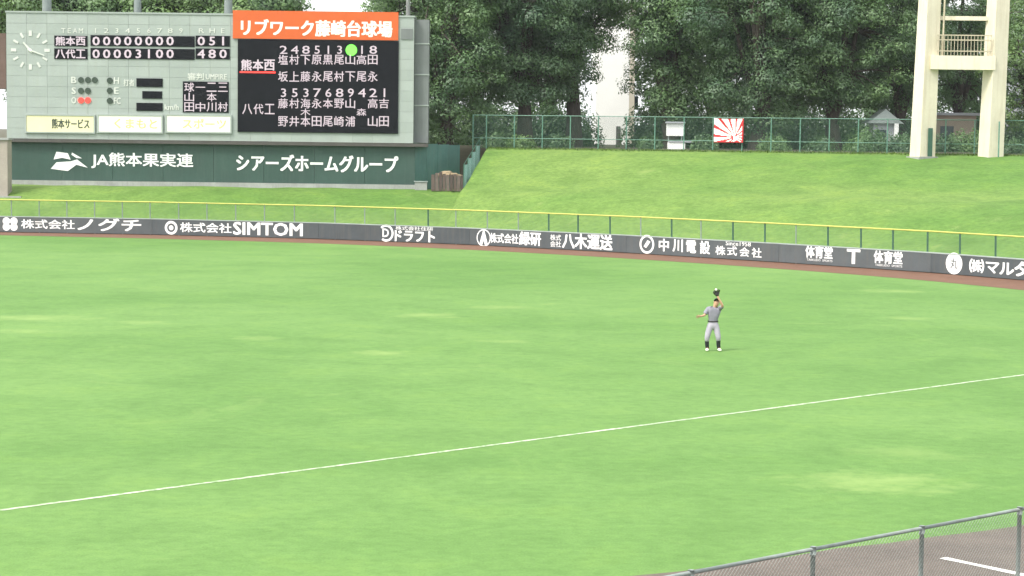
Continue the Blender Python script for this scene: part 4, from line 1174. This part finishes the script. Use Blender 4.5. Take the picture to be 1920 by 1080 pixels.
# clothes
skin_mesh('jersey', [(-0.015, 0.03, 0.80, (.128, .10)), (-0.015, 0.03, 0.90, (.140, .108)), (-0.012, 0.02, 1.02, (.148, .108)), (0.0, 0.02, 1.22, (.176, .122)), (0.012, 0.02, 1.34, (.125, .095)), (0.03, 0.02, 1.395, (.066, .066)),
    (*shL, .082), (-0.235, -0.03, 1.21, .074), (-0.262, -0.045, 1.16, .076), (*shR, .082), (0.205, -0.10, 1.40, .070), (0.225, -0.16, 1.43, .070)],
    [(0, 1), (1, 2), (2, 3), (3, 4), (4, 5), (3, 6), (6, 7), (7, 8), (3, 9), (9, 10), (10, 11)], m_jersey, man)
skin_mesh('trousers', [(-0.015, 0.03, 0.98, (.120, .09)), (-0.015, 0.03, 0.84, (.152, .120)), (-0.10, 0.015, 0.76, .108), (-0.15, -0.03, 0.60, .094), (*knL, .083), (-0.187, -0.05, 0.34, .072), (-0.185, -0.04, 0.31, .066),
    (0.075, 0.02, 0.76, .108), (0.108, -0.02, 0.60, .094), (*knR, .083), (0.143, -0.04, 0.36, .072), (0.147, -0.03, 0.33, .066)],
    [(0, 1), (1, 2), (2, 3), (3, 4), (4, 5), (5, 6), (1, 7), (7, 8), (8, 9), (9, 10), (10, 11)], m_pants, man)
q = MB(); n = 20; vs_, fs_ = [], []
for z_ in (0.915, 0.955):
    for i in range(n):
        a = 2 * math.pi * i / n; vs_.append((-0.015 + .158 * math.cos(a), .03 + .126 * math.sin(a), z_))
q.add(vs_, [(i, (i + 1) % n, n + (i + 1) % n, n + i) for i in range(n)]); fo = q.build('belt', m_leather, None); fo.parent = man
for kn_, an_, tx in ((knL, anL, -0.185), (knR, anR, 0.147)):
    skin_mesh('sock', [(tx, -0.045, 0.40, .066), (tx * .98 + an_[0] * .02, -0.01, 0.24, .066), (an_[0], 0.03, 0.08, .056), (an_[0], 0.02, 0.03, .045)], [(0, 1), (1, 2), (2, 3)], m_dark, man)
    sx_ = -1 if an_[0] < 0 else 1
    skin_mesh('shoe', [(an_[0], 0.05, 0.055, (.048, .05)), (an_[0] + .008 * sx_, -0.03, 0.05, (.050, .046)), (an_[0] + .022 * sx_, -0.13, 0.042, (.048, .036)), (an_[0] + .030 * sx_, -0.18, 0.038, (.036, .030))], [(0, 1), (1, 2), (2, 3)], m_shoe, man)
# baseball glove, a thing held on the raised hand
GL = Vector((PX.x + 0.07, PX.y - 0.22, 1.80))
glove = thing('baseball_glove', 'black leather baseball glove on the raised hand of the fielder', 'glove', GL)
gn = [(0, 0, -0.06, (.055, .03)), (0, -.01, 0.0, (.075, .035)), (0, -.015, 0.05, (.080, .03))]
ge = [(0, 1), (1, 2)]
for k, (dx, l_) in enumerate(((-.055, .085), (-.02, .105), (.018, .105), (.052, .09))):
    i0 = len(gn); gn += [(dx, -.015, .075, .022), (dx * 1.35, -.03, .075 + l_ * .6, .021), (dx * 1.4, -.055, .075 + l_, .017)]; ge += [(2, i0), (i0, i0 + 1), (i0 + 1, i0 + 2)]
i0 = len(gn); gn += [(-.085, -.02, .02, .024), (-.115, -.045, .075, .022), (-.105, -.065, .12, .018)]; ge += [(1, i0), (i0, i0 + 1), (i0 + 1, i0 + 2)]
skin_mesh('palm_and_fingers', gn, ge, m_leather, glove)
q = MB()
for k in range(4): q.tube([(-.105 + .012 * k, -.062, .06 + .015 * k), (-.055 + .004 * k, -.05, .10 + .02 * k)], .005, 5)
fo = q.build('webbing', m_leather, None); fo.parent = glove
# ball arriving at the glove
bl = MB(); bl.ball((0, 0, 0), 0.0368, 16, 10)
ball = bl.build('baseball', m_white, None, True); ball.location = GL + Vector((-0.045, -0.085, 0.165))
tag(ball, 'white baseball at the tip of the raised black glove', 'ball')
q = MB(); pts_ = []
for k in range(33):
    a = 2 * math.pi * k / 32; x_, y_, z_ = math.cos(a) + .35 * math.cos(3 * a), math.sin(a) - .35 * math.sin(3 * a), .95 * math.sin(2 * a)
    v_ = Vector((x_, y_, z_)).normalized() * 0.0368; pts_.append(v_)
q.tube(pts_, 0.0015, 5, False); sm = q.build('seam', paint('red_thread', (0.5, 0.03, 0.03), 0.7), None); sm.parent = ball

# ================================================================== HUMID AIR
hz = MB(); hz.box((0, 395, 21.5), (1400, 830, 47))
hm = bpy.data.materials.new('humid_air'); hm.use_nodes = True
hn = hm.node_tree; hn.nodes.clear()
ho = hn.nodes.new('ShaderNodeOutputMaterial'); pv = hn.nodes.new('ShaderNodeVolumePrincipled')
pv.inputs['Density'].default_value = 0.0001; pv.inputs['Color'].default_value = (0.9, 0.95, 1.0, 1)
hn.links.new(pv.outputs[0], ho.inputs['Volume'])
tag(hz.build('haze', hm), 'thin humid haze over the ball park', 'haze', kind='stuff')
